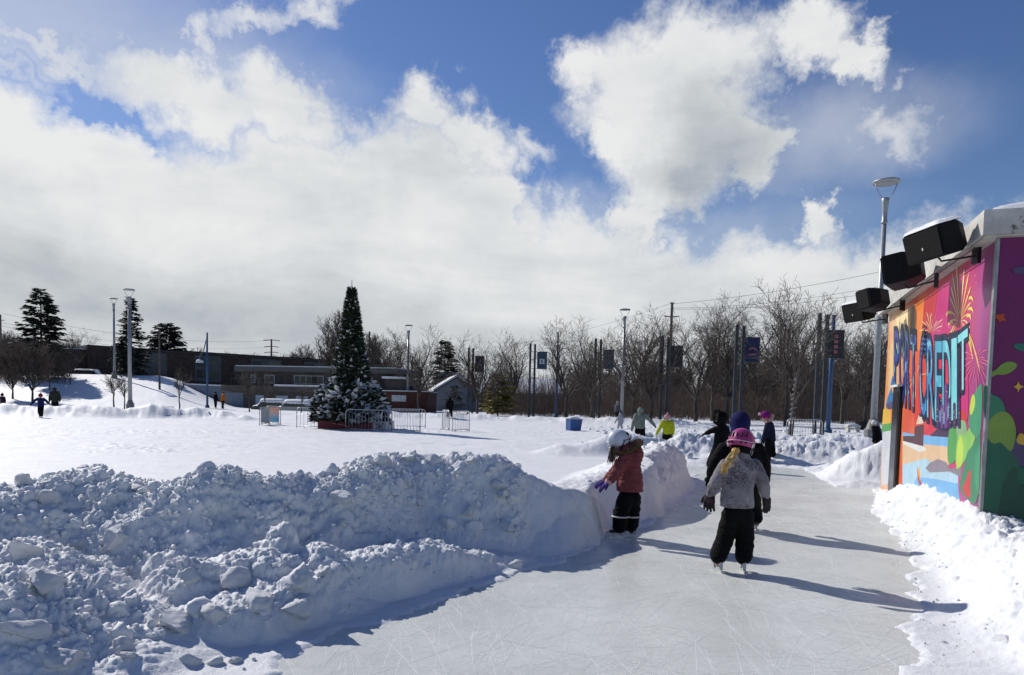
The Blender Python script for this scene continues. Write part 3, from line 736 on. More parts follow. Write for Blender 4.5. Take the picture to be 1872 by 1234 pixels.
# shrubs and trees of the mural on the long wall
P_ = Paint(False, True)
P_.shape('mid_green', [(1732, 848), (1733, 800), (1738, 778), (1746, 766), (1752, 778), (1752, 830), (1744, 848)])
P_.shape('sage', [(1748, 775), (1757, 766), (1768, 772), (1768, 800), (1750, 806)])
P_.shape('light_green', [(1746, 850), (1750, 800), (1757, 788), (1762, 800), (1772, 782), (1781, 776), (1786, 795), (1776, 822), (1762, 845), (1756, 858)])
P_.shape('lime', [(1748, 856), (1751, 812), (1757, 792), (1762, 812), (1760, 846), (1752, 858)])
P_.shape('teal_green', [(1771, 775), (1774, 742), (1783, 716), (1793, 700), (1797, 705), (1794, 800), (1784, 800), (1776, 790)])
P_.shape('lime', [(1772, 752), (1777, 722), (1782, 720), (1784, 740), (1776, 762)])
P_.shape('bush_green', [(1752, 892), (1762, 862), (1768, 826), (1778, 816), (1786, 800), (1791, 792), (1794, 800), (1790, 925), (1770, 915)])
P_.shape('teal_green', [(1784, 830), (1793, 812), (1790, 905), (1782, 880)])
P_.shape('red', [(1758, 892), (1766, 880), (1772, 860), (1777, 858), (1774, 884), (1776, 910), (1768, 910)])
P_.build('painted_greenery', mural)
# fireworks and sparks
P_ = Paint()
def burst(cx, cy, cols, spokes, w):
    for (ang, L, bend) in spokes:
        a = R(ang); pts = []
        for k in range(6):
            q = .15+.85*k/5; pts.append((cx+math.cos(a)*L*q*.62, cy-math.sin(a)*L*q+bend*q*q*L))
        P_.stroke(random.Random(int(cx+ang)).choice(cols), pts, [w*(.25+.9*q_) for q_ in (0, .2, .45, .75, 1, .35)])
burst(1755, 590, ['cream', 'yellow'], [(95, 112, 0), (82, 100, 0), (103, 92, 0), (110, 75, .05), (74, 96, .03), (66, 80, .1), (118, 60, .1), (58, 62, .25), (130, 45, .3), (50, 52, .5), (145, 40, .6), (40, 40, .9), (20, 38, 1.5), (160, 42, 1.5), (-10, 40, 1.5), (190, 40, 1.3), (0, 60, 1.5)], 1.5)
for (x, y, s_) in [(1774, 565, 1), (1771, 578, .8), (1740, 590, -.9), (1736, 572, -.9), (1775, 545, .8)]:
    P_.shape('yellow', [(x-5*s_, y+3), (x-2*s_, y-3), (x+3*s_, y-4), (x+6*s_, y+2), (x+6*s_, y+8), (x+4*s_, y+3), (x, y+1)])
burst(1704, 610, ['pink', 'cream'], [(a, 30+22*((i*37) % 5)/4, .1+.3*abs(math.cos(R(a)))) for i, a in enumerate(range(30, 155, 11))], .7)
burst(1785, 660, ['pink'], [(a, 26+26*((i*53) % 5)/4, .15*(1 if math.sin(R(a)) > 0 else -.2)+.25) for i, a in enumerate(range(0, 360, 17))], .8)
burst(1676, 690, ['pink', 'cream'], [(a, 18+18*((i*53) % 5)/4, .2) for i, a in enumerate(range(0, 360, 24))], .5)
r_ = random.Random(9)
for k in range(60):
    x = r_.uniform(1700, 1800); y0 = 580-(x-1618)*.71+8; y = r_.uniform(y0, y0+130); P_.shape('white' if k % 3 else 'pink', [(x, y-1.6), (x+.5, y), (x, y+1.6), (x-.5, y)])
P_.build('painted_fireworks', mural)
# lettering
FILL = bpy.data.materials.new('letter_fill_paint'); FILL.use_nodes = True; t = NT(FILL.node_tree)
c = t.node('ShaderNodeTexCoord').outputs['Object']; s_ = t.node('ShaderNodeSeparateXYZ'); t.put(s_.inputs[0], c)
fx = t.mr(t.math('ADD', s_.outputs[0], t.math('MULTIPLY', t.noise(c, 2.0, 2, .5), .6)), .6, 5.2, 0, 1, False)
colr = t.ramp(fx, [(0, srgb(170, 220, 222)), (.22, srgb(120, 200, 205)), (.45, srgb(74, 160, 186)), (.62, srgb(52, 110, 176)), (.75, srgb(58, 72, 150)), (1, srgb(52, 62, 140))])
colr = t.mix(t.math('MULTIPLY', t.mr(t.noise(c, 3.4, 1, .5), .54, .58), .5), colr, srgb(140, 214, 220))
t.put(t.n['Principled BSDF'].inputs['Base Color'], colr); t.n['Principled BSDF'].inputs['Roughness'].default_value = .35
LET = [('P', 1635, 1644.3, 604, 603, 702, 706), ('O', 1644.3, 1655, 602, 602, 732, 734), ('R', 1655, 1664.8, 603, 606, 735, 738), ('T', 1664.8, 1676.5, 610, 612, 742, 744),
       ('C', 1681.6, 1694.8, 614, 617, 754, 758), ('R', 1694.8, 1709.5, 618, 622, 762, 766), ('E', 1709.5, 1724, 623, 623, 769, 771), ('D', 1723, 1740.3, 622, 621, 774, 773), ('I', 1740.3, 1751, 619, 616, 768, 765), ('T', 1751, 1772, 613, 599, 716, 708)]
def glyph(ch, off):
    cu = bpy.data.curves.new('tmp', 'FONT'); cu.body = ch; cu.offset = off; cu.resolution_u = 6; cu.fill_mode = 'FRONT'
    ob = bpy.data.objects.new('tmp', cu); COL.objects.link(ob)
    me = bpy.data.meshes.new_from_object(ob.evaluated_get(bpy.context.evaluated_depsgraph_get())); bpy.data.objects.remove(ob)
    return np.array([v.co[:] for v in me.vertices]), [tuple(p.vertices) for p in me.polygons]
def lettering(name, off, mat, layer):
    allv = []; allf = []
    for (ch, x0, x1, t0, t1, b0, b1) in LET:
        g0, _ = glyph(ch, 0.0); co, fs_ = glyph(ch, off); k = len(allv); lo_ = g0[:, 0].min(); wd = g0[:, 0].max()-lo_; hh = .69
        mg = .07*(x1-x0); x0 += mg; x1 -= mg
        for v in co:
            u = (v[0]-lo_)/wd; q = v[1]/hh
            px = x0+u*(x1-x0); tp = t0+u*(t1-t0); bt = b0+u*(b1-b0); a, z = wall_pt(px, bt+q*(tp-bt)); allv.append((a, layer, z))
        allf += [tuple(i+k for i in p) for p in fs_]
    me = bpy.data.meshes.new(name); me.from_pydata(allv, [], allf)
    bm = bmesh.new(); bm.from_mesh(me)
    for f in bm.faces:
        if f.normal.y < 0: f.normal_flip()
    bm.to_mesh(me); bm.free()
    return me
LAY0 = .0012+(LAY[0]+4)*.00003
ol = link('lettering', lettering('lettering', .062, None, LAY0), PAL['navy'], mural)
fl = lettering('lettering_fill', .004, None, LAY0+.001)
ol2 = bmesh.new(); ol2.from_mesh(ol.data); k_ = len(ol2.faces); ol2.from_mesh(fl); ol2.faces.ensure_lookup_table()
for f in ol2.faces[k_:]: f.material_index = 1
ol2.to_mesh(ol.data); ol2.free(); ol.data.materials.append(FILL)
P_ = Paint(); LAY[0] += 60; r_ = random.Random(12)
for (x0, x1, t0, c) in [(1713, 1719, 722, 'skyline'), (1728, 1734, 700, 'skyline_violet'), (1735.5, 1740, 726, 'skyline'), (1744, 1749, 735, 'island'), (1721, 1726, 738, 'skyline_violet'), (1753, 1757, 728, 'skyline')]:
    P_.shape(c, [(x0, 783), (x0, t0+4), ((x0+x1)/2, t0), (x1, t0+4), (x1, 783)])
    for k in range(9): x = r_.uniform(x0+.5, x1-1.2); y = r_.uniform(t0+8, 778); P_.shape(r_.choice(['pink', 'cream', 'aqua']), [(x, y), (x+.7, y), (x+.7, y+1.4), (x, y+1.4)])
P_.build('painted_towers', mural)
# purple end wall
PURPLE = pm('paint_purple', srgb(104, 20, 84), .4, .10, 1.2, .12, 50)
m = MB(); m.box(0, .05, -5.5, -.002, -.3, WT); endm = m.build('mural', PURPLE, kiosk)
P_ = Paint(True, True)
P_.shape('grey_violet', [(1842, 805), (1905, 790), (1950, 1000), (1850, 905)])
P_.shape('bush_green', [(1797, 775), (1797, 700), (1806, 708), (1812, 722), (1826, 726), (1836, 740), (1840, 770), (1832, 800)])
P_.shape('olive', [(1795, 800), (1806, 770), (1822, 754), (1840, 752), (1852, 765), (1858, 790), (1852, 822), (1838, 830), (1810, 835)])
P_.shape('dark_green', [(1792, 1000), (1795, 800), (1806, 800), (1814, 815), (1828, 806), (1842, 822), (1858, 836), (1863, 860), (1905, 852), (1930, 1040), (1800, 1030)])
P_.shape('deep', [(1830, 890), (1842, 858), (1862, 850), (1860, 890), (1905, 900), (1920, 1030), (1812, 1020)])
P_.shape('leaf', [(1806, 690), (1807, 682), (1818, 678), (1832, 664), (1846, 660), (1862, 666), (1850, 680), (1834, 686), (1822, 684), (1812, 690)])
P_.shape('teal_leaf', [(1849, 631), (1862, 627), (1900, 632), (1900, 645), (1860, 642)])
P_.shape('gold', [(1861, 695), (1863, 704), (1873, 707), (1863, 710), (1861, 719), (1859, 710), (1851, 707), (1859, 704)])
P_.shape('rust', [(1821, 574), (1828, 576), (1836, 572), (1834, 580), (1840, 588), (1832, 586), (1826, 590), (1824, 584), (1819, 582)])
P_.shape('gold', [(1862, 790), (1875, 796), (1880, 815), (1866, 813), (1856, 808)])
P_.shape('grey_violet', [(1848, 494), (1860, 488), (1880, 488), (1880, 502), (1858, 503)])
for k in range(9):
    x = 1800+k*7; P_.stroke('bush_green', [(x+8, 780+k), (x+5, 800+k), (x+3, 818)], .5)
for i in range(7):                                             # the painting runs on along the wall
    a = -.9-i*.62; r_ = random.Random(i)
    for pts, col in (((.42, .9+.2*r_.random()), 'dark_green'), ((.30, 1.25+.3*r_.random()), 'bush_green' if i % 2 else 'olive')):
        LAY[0] += 1; h = .0012+LAY[0]*.00003; vs = [P_.bm.verts.new((-h, a+pts[0]*(1+.10*math.sin(4*6.283*k/16+i))*math.cos(6.283*k/16), max(-.1, .15+pts[1]*.42+pts[1]*.5*math.sin(6.283*k/16)))) for k in range(16)]
        f = P_.bm.faces.new(vs)
        if col not in P_.mats: P_.mats.append(col)
        f.material_index = P_.mats.index(col)
P_.build('painted_greenery', endm)
# trim, soffit and roof slab
m = MB(); m.box(-.02, .05, 0.0, .03, -.3, WT-.005); m.build('corner_trim', STEEL, kiosk, bevel=.004)
m = MB(); m.box(-.08, LEN+.15, -5.7, .15, WT, WT+.02); m.build('soffit', pm('soffit_board', (.44, .42, .38), .8, .12), kiosk)
def slab():
    bm = bmesh.new(); bmesh.ops.create_cube(bm, size=1)
    for v in bm.verts: v.co = Vector((-.11+(v.co.x+.5)*(LEN+.30), -5.75+(v.co.y+.5)*5.93, WT+.022+(v.co.z+.5)*.25))
    bmesh.ops.subdivide_edges(bm, edges=bm.edges[:], cuts=40, use_grid_fill=True)
    co = np.array([v.co[:] for v in bm.verts], np.float32); d = .012*fbm(co*3, 3)+.010*np.minimum(pn(co*9)+.25, 0)
    for v, q in zip(bm.verts, d): v.co += Vector((float(q), float(-q), float(q)*.6))
    me = bpy.data.meshes.new('fascia'); bm.to_mesh(me); bm.free(); return me
FASM = bpy.data.materials.new('old_fascia_concrete'); FASM.use_nodes = True; t = NT(FASM.node_tree); c = t.node('ShaderNodeTexCoord').outputs['Object']
cc_ = t.mix(t.mr(t.noise(c, 3, 6, .65), .35, .65), (.40, .385, .355), (.56, .545, .51)); cc_ = t.mix(t.mr(t.noise(c, 1.15, 5, .75), .60, .64), cc_, (.13, .12, .10)); cc_ = t.mix(t.math('MULTIPLY', t.mr(t.noise(c, 14, 4, .7), .62, .7), .6), cc_, (.22, .21, .19))
t.put(t.n['Principled BSDF'].inputs['Base Color'], cc_); t.n['Principled BSDF'].inputs['Roughness'].default_value = .9
bn = t.node('ShaderNodeBump'); bn.inputs['Strength'].default_value = .6; bn.inputs['Distance'].default_value = .02; t.put(bn.inputs['Height'], t.noise(c, 22, 5, .7)); t.l.new(bn.outputs[0], t.n['Principled BSDF'].inputs['Normal'])
link('fascia', slab(), FASM, kiosk)
def roof_snow():
    n = 90; V = []; Fq = []
    xs = np.linspace(-.07, LEN+.1, n); ys = np.linspace(-5.6, .12, n)
    XX, YY = np.meshgrid(xs, ys); e = np.minimum.reduce([XX-xs[0], xs[-1]-XX, YY-ys[0], ys[-1]-YY])
    P3 = np.stack([XX.ravel(), YY.ravel(), 0*XX.ravel()], 1)
    h = (.01+.14*(1-np.exp(-e/.22))+.10*(1-np.exp(-e/1.2)))*(1+.35*fbm(P3*.9, 3).reshape(XX.shape))
    V = np.stack([XX+.03*pn(P3*2).reshape(XX.shape), YY+.03*pn(P3*2+9).reshape(XX.shape), WT+.265+h], 2).reshape(-1, 3)
    i = np.arange(n*n).reshape(n, n); q = np.stack([i[:-1, :-1], i[:-1, 1:], i[1:, 1:], i[1:, :-1]], 2).reshape(-1, 4)
    return mesh_np('roof_snow', V, q, SNOW, kiosk, True)
roof_snow()
# door: dark frame standing a little proud of the mural
s0, zt = wall_pt(1652, 707); s1, _ = wall_pt(1640, 700)
dm = MB(); dm.box(s0, s1, .014, .055, -.1, zt); door = dm.build('door', BLACKM, kiosk)
m = MB(); m.box(s0+.08, s1-.08, .0565, .062, -.05, zt-.08); m.build('door_panel', pm('dark_door_glass', (.03, .03, .035), .2, .2), door)
m = MB(); m.box(s0-.03, s1+.03, .02, .10, zt+.003, zt+.04); m.build('door_canopy', PAL['white'], kiosk)
m = MB(); m.tube([(.3, .15, WT-.03), (2.5, .16, WT-.02), (4.2, .16, WT-.03), (6.5, .14, WT-.02)], .008, 6); m.build('cable', BLACKM, kiosk)
m = MB()
for z in np.linspace(2.35, 2.78, 7): m.box(3.2, 3.36, 0.03, .036, z, z+.035)
m.build('vent', BLACKM, mural)
for (x, z0, L) in [(-.06, WT, .28), (-.05, WT, .16), (-.08, WT, .11)]:
    pass

# loudspeakers along the fascia
def speaker(label, loc, axis_deg, tilt, w, h, d, snow=False, arm=(0, 0, 0)):
    t_ = thing('loudspeaker', label, 'loudspeaker', loc, R(axis_deg), 'loudspeakers along the roof edge')
    rx = Matrix.Rotation(R(tilt), 4, 'Y')
    bm = bmesh.new(); pts = []
    # local: front faces -x, long side runs along y
    F0 = [(-d/2, -w/2, -h/2), (-d/2, w/2, -h/2), (-d/2, w/2, h/2), (-d/2, -w/2, h/2)]
    Mi = [(d*.10, -w/2*.98, -h/2), (d*.10, w/2*.98, -h/2), (d*.10, w/2*.98, h/2), (d*.10, -w/2*.98, h/2)]
    B0 = [(d/2, -w*.30, -h*.36), (d/2, w*.30, -h*.36), (d/2, w*.30, h*.36), (d/2, -w*.30, h*.36)]
    vs = [bm.verts.new(rx @ Vector(p)) for p in F0+Mi+B0]
    for a in (0, 4):
        for k in range(4): bm.faces.new((vs[a+k], vs[a+(k+1) % 4], vs[a+4+(k+1) % 4], vs[a+4+k]))
    bm.faces.new(vs[3::-1]); bm.faces.new(vs[8:12])
    bmesh.ops.recalc_face_normals(bm, faces=bm.faces); bmesh.ops.bevel(bm, geom=bm.edges[:], offset=.014, segments=3, affect='EDGES')
    me = bpy.data.meshes.new('cabinet'); bm.to_mesh(me); bm.free(); link('cabinet', me, BLACK, t_)
    m = MB(); m.box(-d/2-.012, -d/2-.002, -w/2+.02, w/2-.02, -h/2+.02, h/2-.02, mat=rx); g = m.build('grille', pm('speaker_grille', (.005, .005, .006), .8, .2, 60, .9, 320, spec=.15), t_, bevel=.004)
    m = MB(); m.box(-d/2-.0155, -d/2-.0125, -.008, .008, -.05, -.02, mat=rx); m.build('badge', PAL['white'], g)
    m = MB(); m.tube([(0, 0, -h*.46), (.05, 0, -h*.62), arm], .012, 8); m.box(arm[0]-.02, arm[0]+.02, arm[1]-.05, arm[1]+.05, arm[2]-.09, arm[2]+.09); m.build('bracket', BLACKM, t_)
    if snow:
        n = 20; xs = np.linspace(-d/2-.01, d*.34, n); ys = np.linspace(-w/2*.96, w/2*.96, n); XX, YY = np.meshgrid(xs, ys)
        e = np.minimum.reduce([XX-xs[0], xs[-1]-XX, YY-ys[0], ys[-1]-YY]); P3 = np.stack([XX.ravel(), YY.ravel(), 0*XX.ravel()], 1)
        hh = (.004+.055*(1-np.exp(-e/.05)))*(1+.4*fbm(P3*9, 3).reshape(n, n)); V = np.stack([XX, YY, h/2+hh], 2).reshape(-1, 3)
        V = np.array([(rx @ Vector(v))[:] for v in V]); i = np.arange(n*n).reshape(n, n)
        q = np.stack([i[:-1, :-1], i[:-1, 1:], i[1:, 1:], i[1:, :-1]], 2).reshape(-1, 4)
        mesh_np('snow_cap', V, q, SNOW, t_, True)
    return t_
speaker('largest loudspeaker nearest the camera, snow on top and bare front turned to the rink', at_y(1715, 442, 8.05), 3, -17, .66, .34, .36, True, (.38, -.1, -.16))
speaker('second loudspeaker in the row from the corner, its side facing the camera', at_y(1654, 494, 9.5), -38, -10, .62, .38, .42, False, (.40, -.22, -.2))
speaker('third loudspeaker with a tapered side turned to the camera and an icicle below', at_y(1599, 547, 11.9), -58, -12, .46, .33, .36, False, (.30, .3, -.1))
speaker('farthest loudspeaker, half hidden and topped with snow', at_y(1574, 568, 12.7), 12, -16, .54, .33, .34, True, (.50, 0, -.12))

# ------------------------------------------------------------------ lamp posts
LAMP = pm('lamp_grey_paint', (.27, .285, .30), .42, .12, 8, metal=.35)
PED = pm('lamp_base_paint', (.17, .175, .175), .6, .2, 8)
def lamp(label, px, Y, H, big=1.0, base=True, py=740):
    x = gx(px, Y, py); t_ = thing('lamp_post', label, 'lamp post', (x, Y, ground(x, Y)-.05), 0, 'ring topped lamp posts')
    m = MB(); m.tube([(0, 0, .5), (0, 0, H*.5), (0, 0, H-1.15)], [.115*big, .095*big, .078*big], 14); m.build('pole', LAMP, t_, True)
    m = MB(); m.lathe([(.078*big, H-1.15), (.115*big, H-1.13), (.115*big, H-1.08), (.085*big, H-1.05), (.085*big, H-.75), (.12*big, H-.35), (.13*big, H-.22), (.10*big, H-.2)], 16); m.build('collar', LAMP, t_, True)
    m = MB(); m.lathe([(.32, 0), (.32, .62), (.27, .66), (.25, .7), (.15, 1.0), (.12, 1.02)] if base else [(.2, 0), (.2, .3), (.13, .34), (.12, .5)], 12); m.build('base', PED, t_)
    m = MB()
    for s in (-1, 1): m.tube([(s*.09, 0, H-.30), (s*.15, 0, H-.18), (s*.27, 0, H-.02), (s*.42, 0, H+.33)], .016, 6)
    m.build('arm', LAMP, t_, True)
    m = MB(); m.lathe([(.26, H+.36), (.30, H+.345), (.44, H+.33), (.475, H+.37), (.46, H+.415), (.30, H+.43), (.26, H+.42)], 28); h_ = m.build('luminaire', LAMP, t_, True)
    m = MB(); m.lathe([(.05, H+.372), (.255, H+.368), (.262, H+.385), (.05, H+.39)], 24); m.build('lens', pm('lamp_lens', (.32, .33, .33), .3, .3, 9), h_)
lamp('tall ring topped lamp post beside the far corner of the mural building', 1596, 27.0, 9.45, 1.05, py=790)
lamp('grey ring topped lamp post in front of the narrow spruce on the left', 238, 61, 9.9, 1.5)
lamp('grey ring topped lamp post standing by the walking adult near the thicket', 1137, 62, 9.3, 1.35)
lamp('small distant ring topped lamp post left of the narrow spruce', 210, 90, 9.6, 1.4)
lamp('pale lamp post right of the christmas tree, half lost among bare branches', 745, 82, 9.6, 1.5)

# ------------------------------------------------------------------ twin steel banner columns and blue posts
SLATE = pm('slate_steel', (.030, .038, .048), .5, .2, 6, metal=.3); BLUE = pm('deep_blue_paint', (.02, .065, .16), .45, .2, 6)
BAN = {'navy': pm('banner_navy', (.014, .02, .07), .8, .2, 5), 'dark': pm('banner_dark', (.03, .03, .035), .8, .2, 5), 'violet': pm('banner_violet', (.06, .03, .085), .8, .2, 5), 'teal': pm('banner_blue', (.03, .06, .09), .8, .2, 5)}
EMB = pm('banner_emblem_white', (.5, .52, .54), .8, .1); EMR = pm('banner_emblem_rose', (.30, .12, .14), .8, .1)
def banner_post(label, px, Y, H, bw, bh, zc, off, mat, emb):
    x = gx(px, Y, 760); t_ = thing('banner_post', label, 'banner post', (x, Y, ground(x, Y)-.05), 0, 'twin column banner posts')
    for s in (-1, 1):
        m = MB(); m.box(s*.20-.09, s*.20+.09, -.08, .08, 0, H+(0 if s < 0 else -.06)); m.box(s*.20-.06, s*.20+.06, -.11, .11, 0, H-.3); m.build('column', SLATE, t_, bevel=.01)
    for zz in (zc+bh/2, zc-bh/2-.04): m = MB(); m.box(-.34, off+bw, -.02, .02, zz, zz+.04); m.build('banner_arm', SLATE, t_)
    n = 8; vs = []; fs = []
    for i in range(n+1):
        for k, yy in ((0, -.012), (1, .012)):
            for z in (zc-bh/2, zc+bh/2): vs.append((off+bw*i/n, yy+.03*math.sin(5*i/n), z))
    for i in range(n):
        a = i*4; b = a+4; fs += [(a, b, b+1, a+1), (a+2, a+3, b+3, b+2), (a, a+2, b+2, b), (a+1, b+1, b+3, a+3)]
    fs += [(0, 1, 3, 2), (n*4, n*4+2, n*4+3, n*4+1)]
    m = MB(); m.add(vs, fs); bn_ = m.build('banner', BAN[mat], t_)
    m = MB(); c = off+bw/2; w2 = bw*.24
    if emb == 'sq':
        m.box(c-w2, c+w2, -.055, -.05, zc-.3, zc-.24); m.box(c-w2, c+w2, -.055, -.05, zc+.05, zc+.12); m.box(c-w2, c-w2+.1, -.055, -.05, zc-.24, zc+.05); m.box(c+w2-.12, c+w2, -.055, -.05, zc-.24, zc+.05); m.tube([(c-.1, -.05, zc-.2), (c+.05, -.05, zc), (c+.12, -.05, zc-.16)], .04, 5)
        m.build('emblem', EMB, bn_)
    elif emb == 'tall':
        for k in range(4): m.box(c-.1, c+.1, -.055, -.05, zc-.5+k*.27, zc-.32+k*.27)
        m.build('emblem', EMR, bn_)
    elif emb == 'arc':
        m.tube([(c+w2*math.cos(a), -.05, zc-.05+w2*.7*math.sin(a)) for a in np.linspace(.2, 2.9, 7)], .05, 5); m.tube([(c-w2, -.05, zc-.3), (c+w2, -.05, zc-.26)], .05, 5); m.build('emblem', EMR, bn_)
    elif emb == 'A':
        m.tube([(c-w2, -.05, zc-.4), (c+w2*.3, -.05, zc+.4), (c+w2, -.05, zc-.4)], .06, 5); m.tube([(c-w2*.6, -.05, zc-.1), (c+w2*.7, -.05, zc-.1)], .05, 5); m.build('emblem', EMB, bn_)
banner_post('nearest twin column post with a dark banner carrying a tall rosy mark', 1497, 38, 6.55, .86, 1.42, 4.95, .27, 'dark', 'tall')
banner_post('twin column post with a navy banner carrying an arched mark', 1347, 43, 6.4, .86, 1.42, 4.95, .33, 'navy', 'arc')
banner_post('twin column post with a plain dark banner below the utility pole', 1212, 50, 6.3, .86, 1.42, 4.95, .38, 'dark', '')
banner_post('twin column post behind a bare tree, banner half hidden by twigs', 1090, 56, 6.6, .86, 1.42, 5.0, .40, 'teal', '')
banner_post('twin column post whose blue banner has a white square emblem', 971, 62, 6.6, .86, 1.42, 5.15, .40, 'teal', 'sq')
banner_post('leftmost twin column post with a violet banner showing a white peaked letter', 859, 66, 6.4, .86, 1.42, 4.9, .38, 'violet', 'A')
def post(label, px, Y, H, r, mat, fixture=False, name='steel_post'):
    x = gx(px, Y, 760); t_ = thing(name, label, 'post', (x, Y, ground(x, Y)-.05))
    m = MB(); m.tube([(0, 0, 0), (0, 0, H)], [r, r*.85], 10); m.build('pole', mat, t_, True)
    m = MB(); m.lathe([(r*1.9, 0), (r*1.9, .25), (r*1.2, .35)], 10); m.build('base', mat, t_)
    if fixture:
        m = MB(); m.tube([(0, 0, H-.4), (-.35, 0, H-1.8), (-.9, 0, H-2.7)], .05, 6); m.tube([(0, 0, H-2.7), (-.9, 0, H-2.75)], .05, 6); m.build('arm', mat, t_)
        m = MB(); m.lathe([(.38, -.22), (.30, 0), (.08, .1), (.02, .2)], 12, (-.75, 0, H-2.8)); m.build('lamp_shade', pm('white_enamel', (.62, .64, .66), .4), t_)
post('bright blue slim post right of the nearest banner columns', 1515, 42, 7.0, .13, BLUE)
post('thin dark blue post between two banner posts by the parking shelter', 1016, 72, 8.6, .11, BLUE)
post('blue slim light post with a white lamp on a triangular bracket', 379, 72, 7.6, .11, BLUE, True, 'light_post')
post('purple banner carrying grey post behind the lamp right of the christmas tree', 752, 84, 6.5, .12, SLATE)

# ------------------------------------------------------------------ utility poles and wires
WOODP = pm('weathered_pole_wood', (.10, .085, .075), .85, .3, 4)
def upole(label, px, Y, ztop, arms, r=.15, py=740):
    x = gx(px, Y, py); g = ground(x, Y)
    t_ = thing('utility_pole', label, 'utility pole', (x, Y, g)); H = ztop-g
    m = MB(); m.tube([(0, 0, 0), (0, 0, H)], [r, r*.7], 8); m.build('pole', WOODP, t_)
    for (dz, w) in arms:
        m = MB(); m.tube([(-w, 0, H-dz+.12*w), (0, 0, H-dz), (w, 0, H-dz+.12*w)] if w < 1 else [(-w, 0, H-dz-.1), (-w*.5, 0, H-dz+.06), (w*.5, 0, H-dz+.06), (w, 0, H-dz-.1)], .06 if w < 1 else .1, 6); m.build('crossarm', WOODP, t_)
    return t_
def zt_(px, py, Y): return at_y(px, py, Y).z
upole('dark utility pole with a small crossarm rising above the trees', 1222, 80, zt_(1222, 553, 80), [(1.6, .85), (.05, .25)], .2)
upole('distant transmission pole with three curved crossarms over the brick school', 496, 190, zt_(496, 620, 190), [(.3, 2.2), (2.0, 1.9), (3.5, 1.9)], .3)
upole('bare utility pole at the far left edge of the trees', 4, 120, zt_(4, 575, 120), [(1.0, .7)], .2)
upole('utility pole showing above the bare trees right of the christmas tree', 674, 120, zt_(674, 606, 120), [(.6, .5)], .2)
upole('short grey pole on the bank beside the rounded pine', 292, 82, zt_(292, 602, 82), [], .13)
WIRE = pm('wire_black', (.03, .03, .035), .6)
def wire(label, a, b, sag, r=.02):
    a, b = Vector(a), Vector(b); pts = [a.lerp(b, k/12)-Vector((0, 0, sag*4*(k/12)*(1-k/12))) for k in range(13)]
    c = pts[0]; m = MB(); m.tube([p-c for p in pts], r*.55, 4); o = m.build('overhead_wire', WIRE); o.location = c
    tag(o, label, 'wire')
pt = lambda px, py, Y: at_y(px, py, Y)
wire('upper overhead wire running from the utility pole up to the right edge', pt(1222, 556, 80), pt(1760, 462, 62), .6, .03)
wire('middle overhead wire running from the crossarm toward the mural building', pt(1228, 563, 80), pt(1700, 505, 62), .7, .025)
wire('lower overhead wire from the crossarm toward the mural building', pt(1216, 565, 80), pt(1700, 517, 62), .7, .025)
wire('overhead wire sloping left from the utility pole behind the bare trees', pt(1222, 556, 80), pt(820, 640, 110), 1.2, .025)
wire('top power line crossing the sky over the school', pt(4, 573, 120), pt(496, 622, 190), 2.0, .035)
wire('second power line crossing the sky over the school', pt(4, 590, 120), pt(496, 634, 190), 2.0, .03)
wire('third power line crossing the sky over the school', pt(4, 596, 120), pt(496, 645, 190), 2.0, .03)

# ------------------------------------------------------------------ buildings in the distance
BRK = pm('brown_brick', (.055, .038, .030), .9, .3, 1.5, .3, 30); GRY = pm('grey_panel', (.085, .09, .095), .7, .15, .8)
LBRK = pm('grey_brown_brick', (.095, .082, .074), .9, .22, 1.3, .3, 30); RED = pm('red_brick', (.075, .028, .022), .9, .25, 1.5, .3, 30)
GLASS = pm('dull_window_glass', (.035, .045, .055), .15, .3, .6); WHT = pm('white_painted_trim', (.40, .41, .42), .5, .08); PALED = pm('pale_door_paint', (.36, .42, .48), .5, .08); ROOFD = pm('dark_roof_edge', (.05, .045, .045), .8)
def facade(label, name, p0, p1, depth, z0, H):
    """box building whose front runs p0 -> p1; local x along the front, y into the building"""
    a = math.atan2(p1[1]-p0[1], p1[0]-p0[0]); L = math.hypot(p1[0]-p0[0], p1[1]-p0[1])
    t_ = thing(name, label, 'building', (p0[0], p0[1], z0), a)
    m = MB(); m.box(0, L, 0, depth, -1.5, H); m.build('wall', BRK if name == 'school_building' else LBRK, t_)
    return t_, L
# the long school block on the rise at the left
sp0 = at_y(160, 640, 105); sp1 = at_y(600, 663, 131)
t_, L = facade('long two storey brown brick school block with grey window strips on the hill', 'school_building', (sp0.x, 105), (sp1.x, 131), 16, 3.6, 4.5)
m = MB(); m.box(-.15, L+.15, -.25, 16.2, 4.5, 4.75); m.build('roof_edge', ROOFD, t_)
n = 40; XX, YY = np.meshgrid(np.linspace(0, L, n), np.linspace(0, 16, 12)); V = np.stack([XX, YY, 4.78+.12*np.ones_like(XX)+.05*fbm(np.stack([XX.ravel(), YY.ravel(), 0*XX.ravel()], 1)*.5, 2).reshape(XX.shape)], 2).reshape(-1, 3)
i = np.arange(n*12).reshape(12, n); mesh_np('roof_snow', V, np.stack([i[:-1, :-1], i[:-1, 1:], i[1:, 1:], i[1:, :-1]], 2).reshape(-1, 4), SNOW, t_, True)
x = 5.5; k = 0
while x < L-4:
    w = 4.2 if k % 2 else 5.4
    m = MB(); m.box(x, x+w, -.10, -.003, .1, 4.3); pnl = m.build('window_panel', GRY, t_)
    for q in range(2):
        for z in (.6, 2.6):
            m = MB(); m.box(x+.3+q*w/2, x+w/2-.25+q*w/2, -.13, -.102, z, z+1.3); m.build('pane', GLASS, pnl)
    x += w+(5.0 if k % 2 else 4.2); k += 1
e0 = at_y(145, 645, 104)
